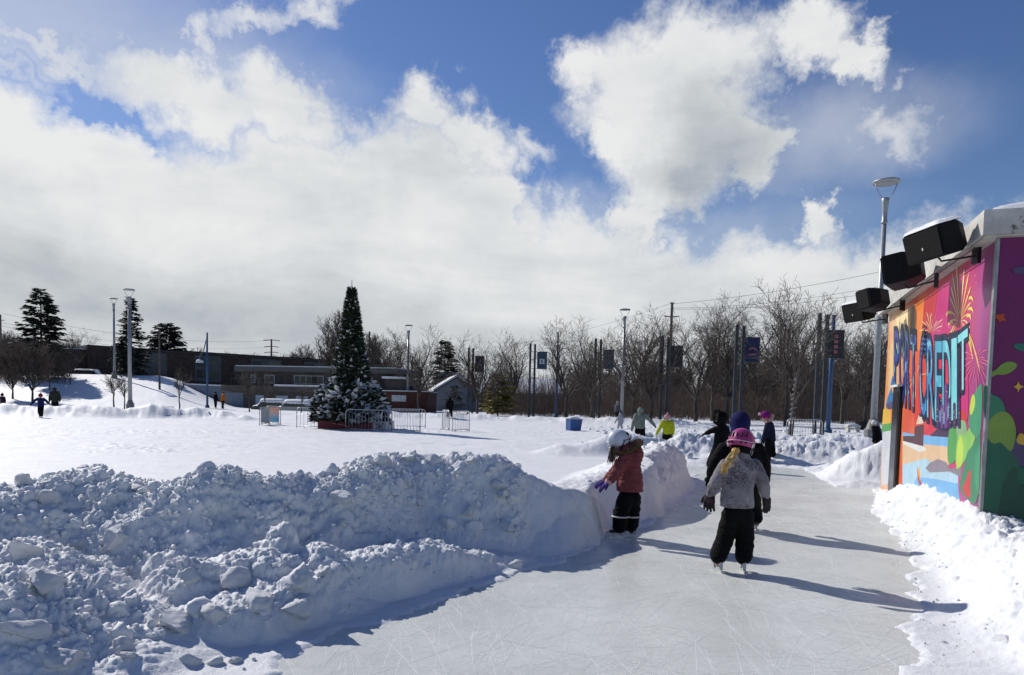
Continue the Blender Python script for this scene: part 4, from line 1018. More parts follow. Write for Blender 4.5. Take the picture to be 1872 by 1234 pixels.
t2 = thing('school_annex', 'lower brick end block at the left of the school', 'building', (e0.x, 104.5, 3.6), math.atan2(131-105, sp1.x-sp0.x))
m = MB(); m.box(-1.5, 1.35, .5, 14, -1, 4.0); m.build('wall', BRK, t2); m = MB(); m.box(-1.6, 1.3, .4, 14.1, 4.0, 4.2); m.build('roof_edge', ROOFD, t2); m = MB(); m.box(-1.5, 1.25, .5, 14, 4.203, 4.34); m.build('roof_snow', SNOW, t2)
# two storey community building lower down, terrace in front
p0 = at_y(425, 740, 85); p1 = at_y(695, 740, 82)
t_, L = facade('grey two storey building with snowy terrace, garage doors and a band of upper windows', 'community_building', (p0.x, 85), (p1.x, 82), 12, 0.0, 2.3)
up = MB(); up.box(-.2, L+1.0, 2.2, 12, 2.3, 4.5); up.build('upper_storey', LBRK, t_)
m = MB(); m.box(-.6, L+1.4, 1.4, 12.6, 4.5, 5.1); m.build('roof_edge', pm('grey_fascia', (.11, .105, .10), .8, .12), t_); m = MB(); m.box(-.5, L+1.3, 1.5, 12.5, 5.103, 5.22); m.build('roof_snow', SNOW, t_)
m = MB(); m.box(-1.3, L, -.35, -.2, 2.1, 2.75); m.box(-1.3, L, -.2, 2.2, 2.05, 2.28); m.build('terrace', LBRK, t_, bevel=.02)
m = MB(); m.box(5.5, L-.1, -.42, .5, 2.753, 2.95); m.build('terrace_snow', SNOW, t_, bevel=.06)
m = MB()
for x in np.arange(0, 5.2, .42): m.box(x, x+.05, -.3, -.27, 2.75, 3.55)
m.box(-.1, 5.3, -.31, -.26, 3.55, 3.62); m.build('railing', SLATE, t_)
for (x, w) in [(1.2, .5), (3.0, 1.2), (6.8, 3.0), (9.0, 1.5), (12.4, 2.2), (15.4, 1.2)]:
    m = MB(); m.box(x-.06, x+w+.06, 2.14, 2.197, 3.1, 4.15); f_ = m.build('window', WHT, t_)
    nn = max(1, int(w/.75))
    for q in range(nn):
        m = MB(); m.box(x+.06+q*w/nn, x+(q+1)*w/nn-.06, 2.11, 2.137, 3.2, 4.05); m.build('pane', GLASS, f_)
for (x, w) in [(3.0, 1.2), (5.6, 1.5), (8.1, 1.5), (11.3, 1.5), (14.5, 1.4)]:
    m = MB(); m.box(x, x+w, -.06, -.003, 0, 1.65); m.build('garage_door', PALED, t_)
m = MB(); m.box(-1.2, 1.4, -.05, -.004, -.2, 1.9); m.build('garage_door', pm('blue_grey_render', (.16, .19, .235), .8), t_)
# red brick annexe right of the tree
p0 = at_y(690, 750, 80); p1 = at_y(782, 750, 80)
t_, L = facade('low red brick annexe with snowy roof steps right of the christmas tree', 'brick_annex', (p0.x, 80), (p1.x, 80), 9, 0, 2.3)
for o in t_.children: o.data.materials[0] = RED
m = MB(); m.box(-.2, L+.2, -.3, 9.2, 2.3, 2.42); m.build('roof_edge', ROOFD, t_); m = MB(); m.box(-.2, L+.1, -.25, 9.1, 2.423, 2.52); m.build('roof_snow', SNOW, t_)
m = MB(); m.box(.3, L*.55, 3, 9, 2.5, 3.9); m.build('upper_storey', LBRK, t_); m = MB(); m.box(.0, L*.62, 2.5, 9.3, 3.9, 4.15); m.build('roof_snow', SNOW, t_)
m = MB(); m.box(1.6, 3.2, -.05, -.003, 1.3, 2.0); m.build('wall_sign', pm('pale_wall_sign', (.42, .45, .48), .6), t_)
# white gabled house with snowy roof
h0 = at_y(797, 740, 96); h1 = at_y(872, 740, 96); gw = h1.x-h0.x
t_ = thing('gabled_house', 'pale grey gabled house with a thick snowy roof behind the pines', 'house', (h0.x, 96, 0), R(10))
m = MB(); m.prism([(0, -1), (gw, -1), (gw, 2.9), (gw/2, 4.7), (0, 2.9)], 0, 14); m.build('wall', pm('pale_siding', (.22, .235, .26), .7, .1), t_)
for s in (0, 1):
    x0, x1 = (-.4, gw/2) if s == 0 else (gw/2, gw+.4); z0, z1 = (2.75, 4.78) if s == 0 else (4.78, 2.75)
    m = MB(); m.prism([(x0, z0), (x1, z1), (x1, z1+.28), (x0, z0+.28)], -.4, 14.4); m.build('roof_snow', SNOW, t_)
    m = MB(); m.prism([(x0-.02, z0-.16), (x1, z1-.16), (x1, z1-.004), (x0-.02, z0-.004)], -.45, 14.45); m.build('roof', ROOFD, t_)
h2 = at_y(880, 740, 104)
t_ = thing('long_shed', 'long low grey shed with a snowy roof behind the olive pine', 'shed', (h2.x, 104, 0), R(-6))
m = MB(); m.prism([(0, -1), (11.5, -1), (11.5, 2.6), (0, 2.6)], 0, 8); m.build('wall', pm('grey_siding', (.19, .185, .20), .8, .15), t_)  # mottled grey siding, same as on the distant houses
m = MB(); m.add([(-.4, -.5, 2.65), (11.9, -.5, 2.65), (11.9, 4, 4.8), (-.4, 4, 4.8), (-.4, -.5, 2.9), (11.9, -.5, 2.9), (11.9, 4, 5.05), (-.4, 4, 5.05)], [(0, 1, 2, 3), (4, 5, 6, 7), (0, 1, 5, 4), (1, 2, 6, 5), (2, 3, 7, 6), (3, 0, 4, 7)]); m.build('roof_snow', SNOW, t_)
m = MB(); m.add([(-.4, 8.5, 2.65), (11.9, 8.5, 2.65), (11.9, 4.005, 4.8), (-.4, 4.005, 4.8), (-.4, 8.5, 2.9), (11.9, 8.5, 2.9), (11.9, 4.005, 5.05), (-.4, 4.005, 5.05)], [(3, 2, 1, 0), (4, 5, 6, 7), (0, 1, 5, 4), (1, 2, 6, 5), (2, 3, 7, 6), (3, 0, 4, 7)]); m.build('roof', SNOW, t_)
for (a, b, zz, lab) in [((795, 672), (850, 672), 5.4, 'snowy roofed house behind the gabled house'), ((905, 690), (985, 690), 4.4, 'distant snowy roof right of the olive pine')]:
    q0 = at_y(*a, 118); q1 = at_y(*b, 118); t_ = thing('distant_house', lab, 'house', (q0.x, 118, 0)); w = q1.x-q0.x
    m = MB(); m.box(0, w, 0, 8, -1, zz-.6); m.build('wall', pm('grey_siding', (.19, .185, .20), .8, .15), t_)
    m = MB(); m.prism([(-.3, zz-.6), (w+.3, zz-.6), (w*.8, zz+.7), (w*.2, zz+.7)], -.3, 8.3); m.build('roof', SNOW, t_)
# retaining wall under the school slope
w0 = at_y(300, 720, 93); w1 = at_y(426, 740, 86)
t_ = thing('retaining_wall', 'blue grey retaining wall stepping down from the school slope', 'wall', (w0.x, 93, 0), math.atan2(86-93, w1.x-w0.x)); LW = math.hypot(w1.x-w0.x, 7)
m = MB(); m.prism([(-1, -1), (LW, -1), (LW, 2.6), (-1, 2.9)], 0, .5); m.build('wall', pm('blue_grey_render', (.16, .19, .235), .8), t_)
m = MB(); m.prism([(-1, 2.903), (LW, 2.603), (LW, 2.75), (-1, 3.05)], -.05, .55); m.build('snow_cap', SNOW, t_)

# ------------------------------------------------------------------ rink furniture
GALV = pm('galvanised_tube', (.42, .43, .44), .38, .15, 10, metal=.7)
def barrier(label, px, Y, W_, rotz, mat=GALV, nb=13, zoff=-.12, H=1.08, panel=None, py=770):
    x = gx(px, Y, py); t_ = thing('crowd_barrier', label, 'barrier', (x, Y, ground(x, Y)+zoff), R(rotz), 'steel crowd barriers')
    r = .17; pts = [(-W_/2, 0, .12)]
    pts += [(-W_/2+r-r*math.cos(a), 0, H-r+r*math.sin(a)) for a in np.linspace(0, math.pi/2, 6)]
    pts += [(W_/2-r+r*math.sin(a), 0, H-r+r*math.cos(a)) for a in np.linspace(0, math.pi/2, 6)]+[(W_/2, 0, .12)]
    m = MB(); m.tube(pts, .021, 8); m.tube([(-W_/2, 0, .2), (W_/2, 0, .2)], .016, 8); m.build('frame', mat, t_, True)
    m = MB()
    for k in range(1, nb): xx = -W_/2+W_*k/nb; m.tube([(xx, 0, .2), (xx, 0, H-.005)], .0085, 6)
    m.build('bars', mat, t_, True)
    for s in (-1, 1):
        m = MB(); m.tube([(s*W_*.34, -.3, .0), (s*W_*.34, -.25, .08), (s*W_*.34, 0, .17), (s*W_*.34, .25, .08), (s*W_*.34, .3, .0)], .016, 6); m.build('foot', mat, t_, True)
    if panel:
        m = MB(); m.box(-W_/2+.06, W_/2-.06, -.035, -.024, .24, H-.05); m.build('sign_panel', panel, t_)
    return t_
TY = 34.0
barrier('crowd barrier reaching left of the christmas tree planter', 585, TY-.6, 2.15, 4)
barrier('crowd barrier across the front of the red planter', 674, TY-2.0, 2.1, -3, nb=14)
barrier('crowd barrier at the right front corner of the christmas tree', 733, TY-2.3, 1.75, -6, nb=12)
barrier('crowd barrier behind and right of the christmas tree', 742, TY+2.6, 2.0, 2, nb=12)
barrier('left one of two crowd barriers seen end on, right of the christmas tree', 815, TY+.6, 1.2, -68, nb=9)
barrier('right one of two crowd barriers seen end on, right of the christmas tree', 843, TY-.4, 1.5, 62, nb=11)
barrier('crowd barrier half buried in churned snow by the lit tree trunk', 1470, 30.5, 1.45, -10, nb=13, zoff=-.08, py=790)
SIGN = bpy.data.materials.new('sunset_sign_print'); SIGN.use_nodes = True; t = NT(SIGN.node_tree); c = t.node('ShaderNodeTexCoord').outputs['Generated']; s_ = t.node('ShaderNodeSeparateXYZ'); t.put(s_.inputs[0], c)
t.put(t.n['Principled BSDF'].inputs['Base Color'], t.ramp(t.math('ADD', s_.outputs[2], t.math('MULTIPLY', t.noise(c, 6, 3, .5), .25)), [(.1, srgb(150, 200, 206)), (.35, srgb(110, 178, 206)), (.6, srgb(196, 182, 190)), (.85, srgb(236, 180, 150)), (1, srgb(232, 170, 140))]))
PLAIN = pm('plain_grey_board', (.36, .38, .40), .6, .1)
barrier('barrier with a peach to aqua printed panel left of the christmas tree', 499, 36.5, .82, -8, nb=4, H=1.05, panel=SIGN)
barrier('barrier with a blank grey panel beside the printed one', 484, 35.6, .66, 62, nb=4, H=1.0, panel=PLAIN)

def bin_(label, px, Y, w, h, mat, lidmat, rotz, snow, tilt=0):
    x = gx(px, Y, 775); t_ = thing('storage_bin', label, 'bin', (x, Y, ground(x, Y)-.05), R(rotz)); t_.rotation_euler.y = R(tilt)
    m = MB(); m.add([(sx*w/2*k, sy*w*.4*k, z) for z, k in ((0, .88), (h, 1.0)) for sx, sy in ((-1, -1), (1, -1), (1, 1), (-1, 1))], [(3, 2, 1, 0), (4, 5, 6, 7), (0, 1, 5, 4), (1, 2, 6, 5), (2, 3, 7, 6), (3, 0, 4, 7)]); m.build('body', mat, t_, bevel=.03)
    m = MB(); m.box(-w*.53, w*.53, -w*.43, w*.43, h+.002, h+.06); m.build('lid', lidmat, t_, bevel=.02)
    if snow:
        m = MB(); m.ell((0, 0, h+.06), (w*.47, w*.38, .10), 16); m.build('snow_cap', SNOW, t_, True)
bin_('blue plastic bin with a white snowy lid on the rink field', 1048, 38, .72, .66, pm('bin_blue', (.02, .075, .24), .45, .1), WHT, 25, True, 4)
bin_('low dark navy box lying on the field at left', 303, 58, 1.0, .42, pm('box_navy', (.012, .03, .075), .5, .1), pm('box_navy_lid', (.02, .05, .11), .5, .1), 8, False)
bin_('dark square planter box around a tree base by the mural building', 1579, 52, .95, .62, pm('dark_planter', (.02, .018, .018), .8, .2), pm('dark_planter_rim', (.03, .028, .027), .8), 0, False)
x = gx(1559, 45, 780); bt = thing('concrete_bench', 'small pale concrete bench with a snowy seat by the far path', 'bench', (x, 45, ground(x, 45)))
m = MB(); m.box(-.42, .42, -.22, .22, .34, .46); m.build('seat', CONC, bt, bevel=.02)
for s in (-1, 1): m = MB(); m.box(s*.30-.08, s*.30+.08, -.18, .18, -.05, .338); m.build('leg', CONC, bt, bevel=.01)
m = MB(); m.ell((0, 0, .46), (.40, .21, .12), 14); m.build('snow_cap', SNOW, bt, True)
# red planter box of the christmas tree
px0, px1 = gx(580, TY-1.2, 785), gx(705, TY-1.2, 785); zc = ground((px0+px1)/2, TY)
pl = thing('tree_planter', 'long red wooden planter box with a white painted right end', 'planter', ((px0+px1)/2, TY, zc)); pw = (px1-px0)/2
m = MB(); m.box(-pw, pw*.62, -1.15, 1.15, -.1, .40); m.build('box', pm('red_painted_board', (.16, .018, .022), .6, .3, 2), pl, bevel=.02)
m = MB(); m.box(pw*.62+.003, pw, -1.15, 1.15, -.1, .40); wp = m.build('end_panel', pm('white_painted_board', (.5, .47, .47), .6, .15), pl, bevel=.02)
m = MB(); cx_p = pw*.81
for s in (-1, 1): m.tube([(cx_p+s*.18, -1.155, .02), (cx_p+s*.05, -1.155, .2), (cx_p+s*.2, -1.155, .34)], .025, 5)
m.tube([(cx_p, -1.155, .0), (cx_p, -1.155, .36)], .025, 5); m.build('painted_mark', pm('mark_red', (.2, .05, .06), .6), wp)
m = MB(); m.tube([(-pw*.55, -1.155, .28), (-pw*.25, -1.155, .22), (-pw*.1, -1.155, .12)], .03, 5); m.build('painted_mark', pm('mark_rose', (.4, .16, .18), .6), pl)

# ------------------------------------------------------------------ parked cars
def car(label, px, Y, rotz, body, snowy=0.0, z=None, L=4.5, H=1.6):
    x = gx(px, Y, 740); g = ground(x, Y) if z is None else z
    t_ = thing('parked_car', label, 'car', (x, Y, g), R(rotz))
    prof = [(-L/2, .35), (-L/2, .75), (-L/2+.1, .95), (-L*.36, 1.02), (-L*.24, H*.97), (L*.14, H), (L*.27, 1.05), (L*.45, .92), (L/2, .7), (L/2, .35)]
    m = MB(); m.prism(prof, -.88, .88); m.build('body', body, t_, bevel=.07)
    for s in (-1, 1): m = MB(); m.prism([(-L*.33, 1.04), (-L*.225, H*.93), (L*.125, H*.95), (L*.235, 1.06)], s*.885-.004, s*.885+.004); m.build('window', GLASS, t_)
    for sx in (-1, 1):
        for sy in (-1, 1):
            m = MB(); m.tube([(sx*L*.31, sy*.90, .33), (sx*L*.31, sy*.70, .33)], .33, 16); w = m.build('wheel', BLACK, t_)
            m = MB(); m.tube([(sx*L*.31, sy*.912, .33), (sx*L*.31, sy*.902, .33)], .2, 12); m.build('rim', GALV, w)
    for s in (-1, 1): m = MB(); m.box(L/2-.03, L/2+.012, s*.62-.14, s*.62+.14, .66, .80); m.build('headlight', WHT, t_)
    if snowy:
        bm = bmesh.new(); bmesh.ops.create_uvsphere(bm, u_segments=40, v_segments=20, radius=1)
        for v in bm.verts:
            c = v.co.copy(); xx = c.x*L*.52; top = .97 if abs(xx) > L*.30 else (H*1.0 if abs(xx) < L*.22 else .97+(H-.97)*(L*.30-abs(xx))/(L*.08))
            c.x = math.copysign(abs(c.x)**.7, c.x); c.y = math.copysign(abs(c.y)**.7, c.y)
            v.co = Vector((c.x*L*.51, c.y*.93, (top-.12)+max(c.z, -1.5 if c.z < -.2 else c.z)*snowy))
        me = bpy.data.meshes.new('snow_cover'); bm.to_mesh(me); bm.free(); link('snow_cover', me, SNOW, t_, smooth=True)
CARD = pm('car_paint_dark', (.045, .05, .055), .3, .1, metal=.4); CARS = pm('car_paint_silver', (.30, .31, .32), .3, .1, metal=.5); CARG = pm('car_paint_green', (.05, .06, .05), .35, .1)
car('dark wagon parked on top of the hill at the left', 160, 99, 8, CARD, .16, z=3.1)
car('snow covered car parked before the garage doors, left of two', 500, 78, 10, CARG, .34, z=-.5, L=4.4)
car('snow covered car parked before the garage doors, nearest the christmas tree', 548, 76, -8, CARS, .38, z=-.55, L=5.0)

# ------------------------------------------------------------------ bare trees
BARK = pm('dark_bark', (.06, .050, .043), .9, .3, 5); TWIG = pm('twig_brown', (.092, .074, .062), .9, .3, 1.2); TWIGR = pm('twig_rust', (.14, .095, .072), .9, .35, .6)
BROWNLEAF = pm('withered_oak_leaf', (.085, .048, .026), .85, .35, 1.5)
def grow_tree(seed, H, trunk=.28, spread=.55, maxl=4, r0=None, upward=.10, dens=1.0, limbs=5, lean=0.0):
    """recursive limbs; returns segments (p0, p1, r0, r1, level)"""
    rg = random.Random(seed); segs = []
    r0 = r0 or H*.014
    def grow(p, d, L, r, lvl):
        n = max(2, int(round(L/(H*.045)))) if lvl < 3 else 2 if L < H*.08 else 3
        q = p; rr_ = r
        for i in range(n):
            jit = .10 if lvl == 0 else .15 if lvl < 3 else .22
            d = (d+Vector((rg.gauss(0, jit), rg.gauss(0, jit), rg.gauss(0, jit*.6)+upward*(1 if lvl else 0)))).normalized()
            e = q+d*(L/n); r2 = max(r*(1-.62*(i+1)/n), .0045)
            segs.append((q, e, rr_, r2, lvl)); q = e; rr_ = r2
            if lvl < maxl and (i > 0 or lvl > 1) and i < n:
                for _ in range(1 if rg.random() < .55 else 2):
                    if rg.random() > .88*dens: continue
                    ax = d.cross(Vector((rg.gauss(0, 1), rg.gauss(0, 1), rg.gauss(0, 1)))).normalized()
                    cd = Matrix.Rotation(rg.uniform(.42, .85), 3, ax) @ d
                    grow(q, cd, L*rg.uniform(.40, .62)*(1-.35*i/n), r2*.66, lvl+1)
    base = Vector((0, 0, -.15)); top = Vector((lean*H*trunk, 0, H*trunk)); pts = [base, base.lerp(top, .35)+Vector((rg.gauss(0, .03), rg.gauss(0, .03), 0)), base.lerp(top, .7)+Vector((rg.gauss(0, .05), rg.gauss(0, .05), 0)), top]
    for k in range(3): segs.append((pts[k], pts[k+1], r0*(1.25-.15*k), r0*(1.10-.15*k), 0))
    for k in range(limbs):
        a = 6.283*k/limbs+rg.uniform(-.5, .5); t = rg.uniform(.15, 1.0)*spread if k else .1
        d = Vector((math.cos(a)*t+lean*.4, math.sin(a)*t, 1)).normalized()
        grow(top-Vector((0, 0, rg.uniform(0, H*trunk*.22))), d, H*(1-trunk)*rg.uniform(.78, 1.0)*(.92 if t > .3 else 1.0), r0*.62, 1)
    z = max(s[1].z for s in segs); k = H/z
    return [(a*k, b*k, ra, rb, l) for a, b, ra, rb, l in segs]
def prisms(segs, n):
    A = np.array([s[0][:] for s in segs], np.float32); B = np.array([s[1][:] for s in segs], np.float32); ra = np.array([s[2] for s in segs], np.float32); rb = np.array([s[3] for s in segs], np.float32)
    d = B-A; d /= np.linalg.norm(d, axis=1)[:, None]+1e-9
    ref = np.where(np.abs(d[:, 2:3]) < .9, np.array([[0, 0, 1]], np.float32), np.array([[1, 0, 0]], np.float32)); u = np.cross(d, ref); u /= np.linalg.norm(u, axis=1)[:, None]; v = np.cross(d, u)
    ang = np.arange(n)*2*np.pi/n; c = np.cos(ang)[None, :, None]; s = np.sin(ang)[None, :, None]
    off = c*u[:, None]+s*v[:, None]
    V = np.concatenate([A[:, None]+off*ra[:, None, None], B[:, None]+off*rb[:, None, None]], 1)      # m, 2n, 3
    m = len(segs); k = np.arange(n); f = np.stack([k, (k+1) % n, (k+1) % n+n, k+n], 1)
    Fq = (f[None]+(np.arange(m)*2*n)[:, None, None]).reshape(-1, 4)
    return V.reshape(-1, 3), Fq
def tree_meshes(seed, H, leaf=None, thick=1.0, **kw):
    segs = grow_tree(seed, H, **kw)
    tk = [s for s in segs if s[4] <= 1]; tw = [(a, b, max(ra*thick, .011*thick), max(rb*thick, .008*thick), l) for a, b, ra, rb, l in segs if s_l(l)]
    t_ = thing('template', 't', 't'); 
    V, Fq = prisms(tk, 6); mesh_np('trunk', V, Fq, BARK, t_, True)
    V, Fq = prisms(tw, 3); mi = None; mats = [TWIG]
    c = mesh_np('crown', V, Fq, mats, t_)
    if leaf:
        tips = [s for s in segs if s[4] >= 3]; rg = np.random.default_rng(seed)
        P3 = np.array([tips[i][1][:] for i in rg.integers(0, len(tips), leaf)], np.float32)+rg.normal(0, .12, (leaf, 3)).astype(np.float32)
        V, Fq = cards(P3, rg, .10, .07); mesh_np('withered_leaves', V, Fq, BROWNLEAF, t_)
    return t_
s_l = lambda l: l >= 2
def cards(P3, rg, a, b, dirs=None, up=None):
    n = len(P3)
    if dirs is None: dirs = rg.normal(size=(n, 3)); dirs /= np.linalg.norm(dirs, axis=1)[:, None]
    w = np.cross(dirs, rg.normal(size=(n, 3)) if up is None else up); w /= np.linalg.norm(w, axis=1)[:, None]+1e-9
    s = rg.uniform(.6, 1.3, (n, 1)); L = dirs*s*a; Wd = w*s*b*.5
    V = np.stack([P3-Wd*.5, P3+L*.55-Wd, P3+L, P3+L*.55+Wd], 1).astype(np.float32)
    Fq = np.arange(n*4).reshape(n, 4)
    return V.reshape(-1, 3), Fq
def stash(t_):
    for o in list(t_.children): COL.objects.unlink(o)
    COL.objects.unlink(t_); return t_
HT = 9.0
VAR = [stash(tree_meshes(100+k, HT, spread=.72, trunk=.25, maxl=4, thick=.85, dens=.80, upward=.07, limbs=5+k % 2)) for k in range(4)]
OAK = [stash(tree_meshes(140+k, HT, spread=.8, trunk=.22, maxl=4, leaf=5200, thick=1.3, limbs=6)) for k in range(2)]
TALL = [stash(tree_meshes(160+k, HT, spread=.30, trunk=.30, maxl=4, thick=1.5, limbs=4, upward=.2)) for k in range(2)]
SAP = [stash(tree_meshes(180+k, HT*.4, spread=.5, trunk=.35, maxl=3, r0=.05, thick=.9, limbs=3)) for k in range(2)]
def plant_tree(var, label, px, Y, ytop, rz=0, wid=1.0, name='bare_tree', group=None, cat='tree', lean=0):
    x = gx(px, Y, 760); g = ground(x, Y); H = at_y(px, ytop, Y).z-g
    t_ = copy_tree(var); t_.name = name; t_.location = (x, Y, g); base = HT*.4 if var in SAP else HT
    s = H/base; t_.scale = (s*wid, s*wid, s); t_.rotation_euler = (0, lean, rz); t_['label'] = label; t_['category'] = cat
    if group: t_['group'] = group
    elif 'group' in t_: del t_['group']
    return t_
GR = 'bare park trees along the far side of the rink'
lit = plant_tree(VAR[0], 'leaning bare tree with its trunk wrapped in white lights, tallest of the right hand trees', 1446, 36, 489, .4, 1.0, group=GR, lean=R(5))
for a in [(VAR[1], 'bare tree with a dark straight trunk just left of the lit leaning tree', 1437, 58, 520, 1.2), (VAR[2], 'bare tree between the nearest banner columns and the ring topped lamp', 1583, 52, 548, 2.0), (VAR[3], 'bare wide crowned tree behind the navy banner', 1330, 60, 533, 3.1, 1.15),
          (VAR[0], 'bare tree with twin trunks left of the navy banner', 1272, 62, 548, 4.0, 1.1), (VAR[1], 'bare tree crossing the plain dark banner with one snowy limb', 1190, 50, 556, 5.1, 1.05), (VAR[2], 'bare tree right behind the grey ring topped lamp by the walking adult', 1158, 64, 552, .8, 1.1),
          (VAR[3], 'bare spreading tree in front of the half hidden blue banner', 1081, 54, 572, 1.9, 1.15), (VAR[0], 'bare tree left of the thin dark blue post', 1035, 72, 585, 2.6, 1.2), (VAR[1], 'bare tree just behind the olive pine', 938, 80, 600, 3.7, 1.25), (VAR[2], 'bare tree leaning over the violet banner post', 872, 65, 600, 4.4, 1.1),
          (VAR[3], 'bare tree right of the pale lamp post', 765, 78, 588, 5.5, 1.1), (VAR[0], 'bare tree left of the pale lamp post near the christmas tree', 722, 86, 592, .2, 1.1), (VAR[2], 'bare tree partly hidden by the loudspeakers at the right', 1626, 60, 560, 1.5, 1.0), (VAR[1], 'dark trunked bare tree left of the twin columns with the navy banner', 1302, 70, 560, 2.2, 1.0),
          (VAR[3], 'bare tree between the lit tree and the nearest banner columns', 1540, 70, 556, 3.3, 1.0), (VAR[0], 'bare tree left of the navy banner columns, farther back', 1385, 80, 560, 1.1, 1.1)]:
    plant_tree(*a, group=GR)
for a in [(TALL[0], 'tall upright bare tree rising left behind the christmas tree', 616, 100, 562, 0, 1.0), (TALL[1], 'bare tree showing just right of the christmas tree top', 668, 105, 606, 1, 1.1), (TALL[0], 'narrow bare tree right of the thin utility pole', 690, 110, 606, 2, 1.1), (TALL[1], 'bare tree standing alone behind the school roof', 562, 130, 626, 3, 1.3), (VAR[1], 'round bare tree behind the left end of the school', 140, 112, 594, 0, .95), (VAR[2], 'bare tree behind the left spruce at the picture edge', 12, 110, 600, 2, 1.1)]:
    plant_tree(*a)
for a in [(OAK[0], 'oak with withered brown leaves in front of the left spruce', 60, 72, 612, 0, 1.0), (OAK[1], 'oak with withered brown leaves at the far left edge', 24, 74, 618, 1.3, 1.0), (OAK[0], 'oak with withered brown leaves right of the left spruce', 92, 80, 628, 2.5, .9)]:
    plant_tree(*a, name='oak_tree', group='brown leaved oaks on the left bank')
plant_tree(VAR[3], 'slender bare tree with a dark trunk at the top of the left slope', 129, 84, 604, .5, .7)
for a in [(SAP[0], 'thin sapling left of the blue slim light post', 328, 68, 668, 0), (SAP[1], 'thin sapling before the left end of the terrace building', 456, 64, 672, 1), (SAP[0], 'thin sapling in front of the garage doors', 484, 62, 676, 2), (SAP[1], 'multi stemmed young tree left of the ring lamp by the narrow spruce', 208, 66, 676, 3, 1.3), (SAP[0], 'young tree right behind the ring lamp by the narrow spruce', 228, 65, 684, 4, 1.2), (SAP[1], 'thin sapling between the snow covered cars', 551, 66, 700, 5)]:
    plant_tree(*a, name='sapling', group='young saplings at the foot of the slope')
# little white lights spiralled round the leaning trunk
m = MB(); ls = HT; 
for k in range(70):
    z = .3+k*.042; a = k*1.05; rr_ = .15-.012*z; m.ell((rr_*math.cos(a), rr_*math.sin(a), z), (.022, .022, .03), 6)
o = m.build('light_string', pm('white_bulb', (.75, .76, .78), .4, .05)); o.matrix_world = Matrix.Identity(4); o.location = lit.location; o.rotation_euler = lit.rotation_euler
tag(o, 'string of small white bulbs wound round the leaning trunk', 'string lights')

# ------------------------------------------------------------------ conifers
NEED = pm('spruce_needles', (.022, .036, .026), .8, .35, 1.3); NEED2 = pm('fir_needles', (.024, .040, .022), .8, .35, 2.0); OLIVE = pm('olive_needles', (.17, .15, .03), .8, .3, 1.5); BLUEN = pm('dark_pine_needles', (.018, .030, .026), .8, .3, 1.3)
def conifer(label, px, Y, ytop, width, mat, name, seed, zmin=.08, power=.85, whorl=.42, droop=.25, spray=.55, dens=1.0, snow=0.0, rnd=.25):
    x = gx(px, Y, 760); g = ground(x, Y); H = at_y(px, ytop, Y).z-g; Rm = width/2; rg = np.random.default_rng(seed)
    t_ = thing(name, label, 'tree', (x, Y, g), rg.uniform(0, 6))
    m = MB(); m.tube([(0, 0, -.2), (0, 0, H*.5), (0, 0, H*.98)], [H*.017, H*.01, .02], 7); m.build('trunk', BARK, t_, True)
    Ps = []; Ds = []; segs = []
    z = H*zmin
    while z < H*.985:
        q = (z-H*zmin)/(H*(1-zmin)); Rz = Rm*((1-q)**power)*(.55+.45*min(1, q*6))+.05
        n = int(5+3*(1-q))
        for k in range(n):
            a = rg.uniform(0, 6.283); L = Rz*rg.uniform(1-rnd*1.6, 1+rnd); zz = z+rg.uniform(-.2, .2)*whorl
            d = np.array([math.cos(a), math.sin(a), 0]); lift = .25*q-droop*(1-q)
            pA = np.array([0, 0, zz]); pB = pA+d*L+np.array([0, 0, lift*L]); segs.append((pA, pB, .03, .012, 1))
            ns = max(3, int(L/.22*dens))
            for i in range(ns):
                t = (.22+.78*(i+rg.random())/ns); c = pA+(pB-pA)*t+np.array([0, 0, -.25*L*droop*t*(1-t)])
                for s in (-1, 1):
                    side = np.array([-d[1], d[0], 0])*s; dd = d*.75+side*rg.uniform(.3, 1.0)+np.array([0, 0, rg.uniform(-.45, .12)])
                    Ps.append(c+rg.normal(0, .04, 3)); Ds.append(dd/np.linalg.norm(dd))
        z += .72*whorl*(.8+.4*rg.random())*(1-.45*q)
    V, Fq = prisms(segs, 3); mesh_np('branches', V, Fq, BARK, t_)
    Ps = np.array(Ps); Ds = np.array(Ds); up = np.array([0, 0, 1.0])+rg.normal(0, .35, (len(Ps), 3))
    V, Fq = cards(Ps.astype(np.float32), rg, spray, spray*.42, Ds, up)
    mi = (rg.random(len(Fq)) < snow).astype(int)
    mesh_np('crown', V, Fq, [mat, SNOW], t_, False, mi)
    return t_
conifer('tall dark open branched spruce at the far left', 78, 88, 524, 6.6, NEED, 'spruce_tree', 1, .10, .72, .50, .22, .75, 1.5)
conifer('narrow dark spruce behind the ring lamp on the left', 241, 96, 542, 4.9, NEED, 'spruce_tree', 2, .06, .85, .42, .3, .6, 1.5)
conifer('rounded dark pine behind the school roof', 305, 122, 590, 7.4, BLUEN, 'pine_tree', 3, .1, .5, .5, .0, .9, 1.1)
conifer('dark pine above the gabled house roof', 812, 118, 622, 6.0, BLUEN, 'pine_tree', 4, .1, .6, .5, .1, .8, 1.1)
conifer('broad olive green pine in the middle of the far bank', 910, 70, 684, 4.3, OLIVE, 'pine_tree', 5, .12, .62, .30, -.05, .42, 1.7)
conifer('small sparse pine in front of the gabled house', 829, 74, 706, 3.0, pm('dull_olive_needles', (.05, .055, .024), .8, .3, 1.5), 'pine_tree', 6, .15, .7, .45, .0, .4, .8)

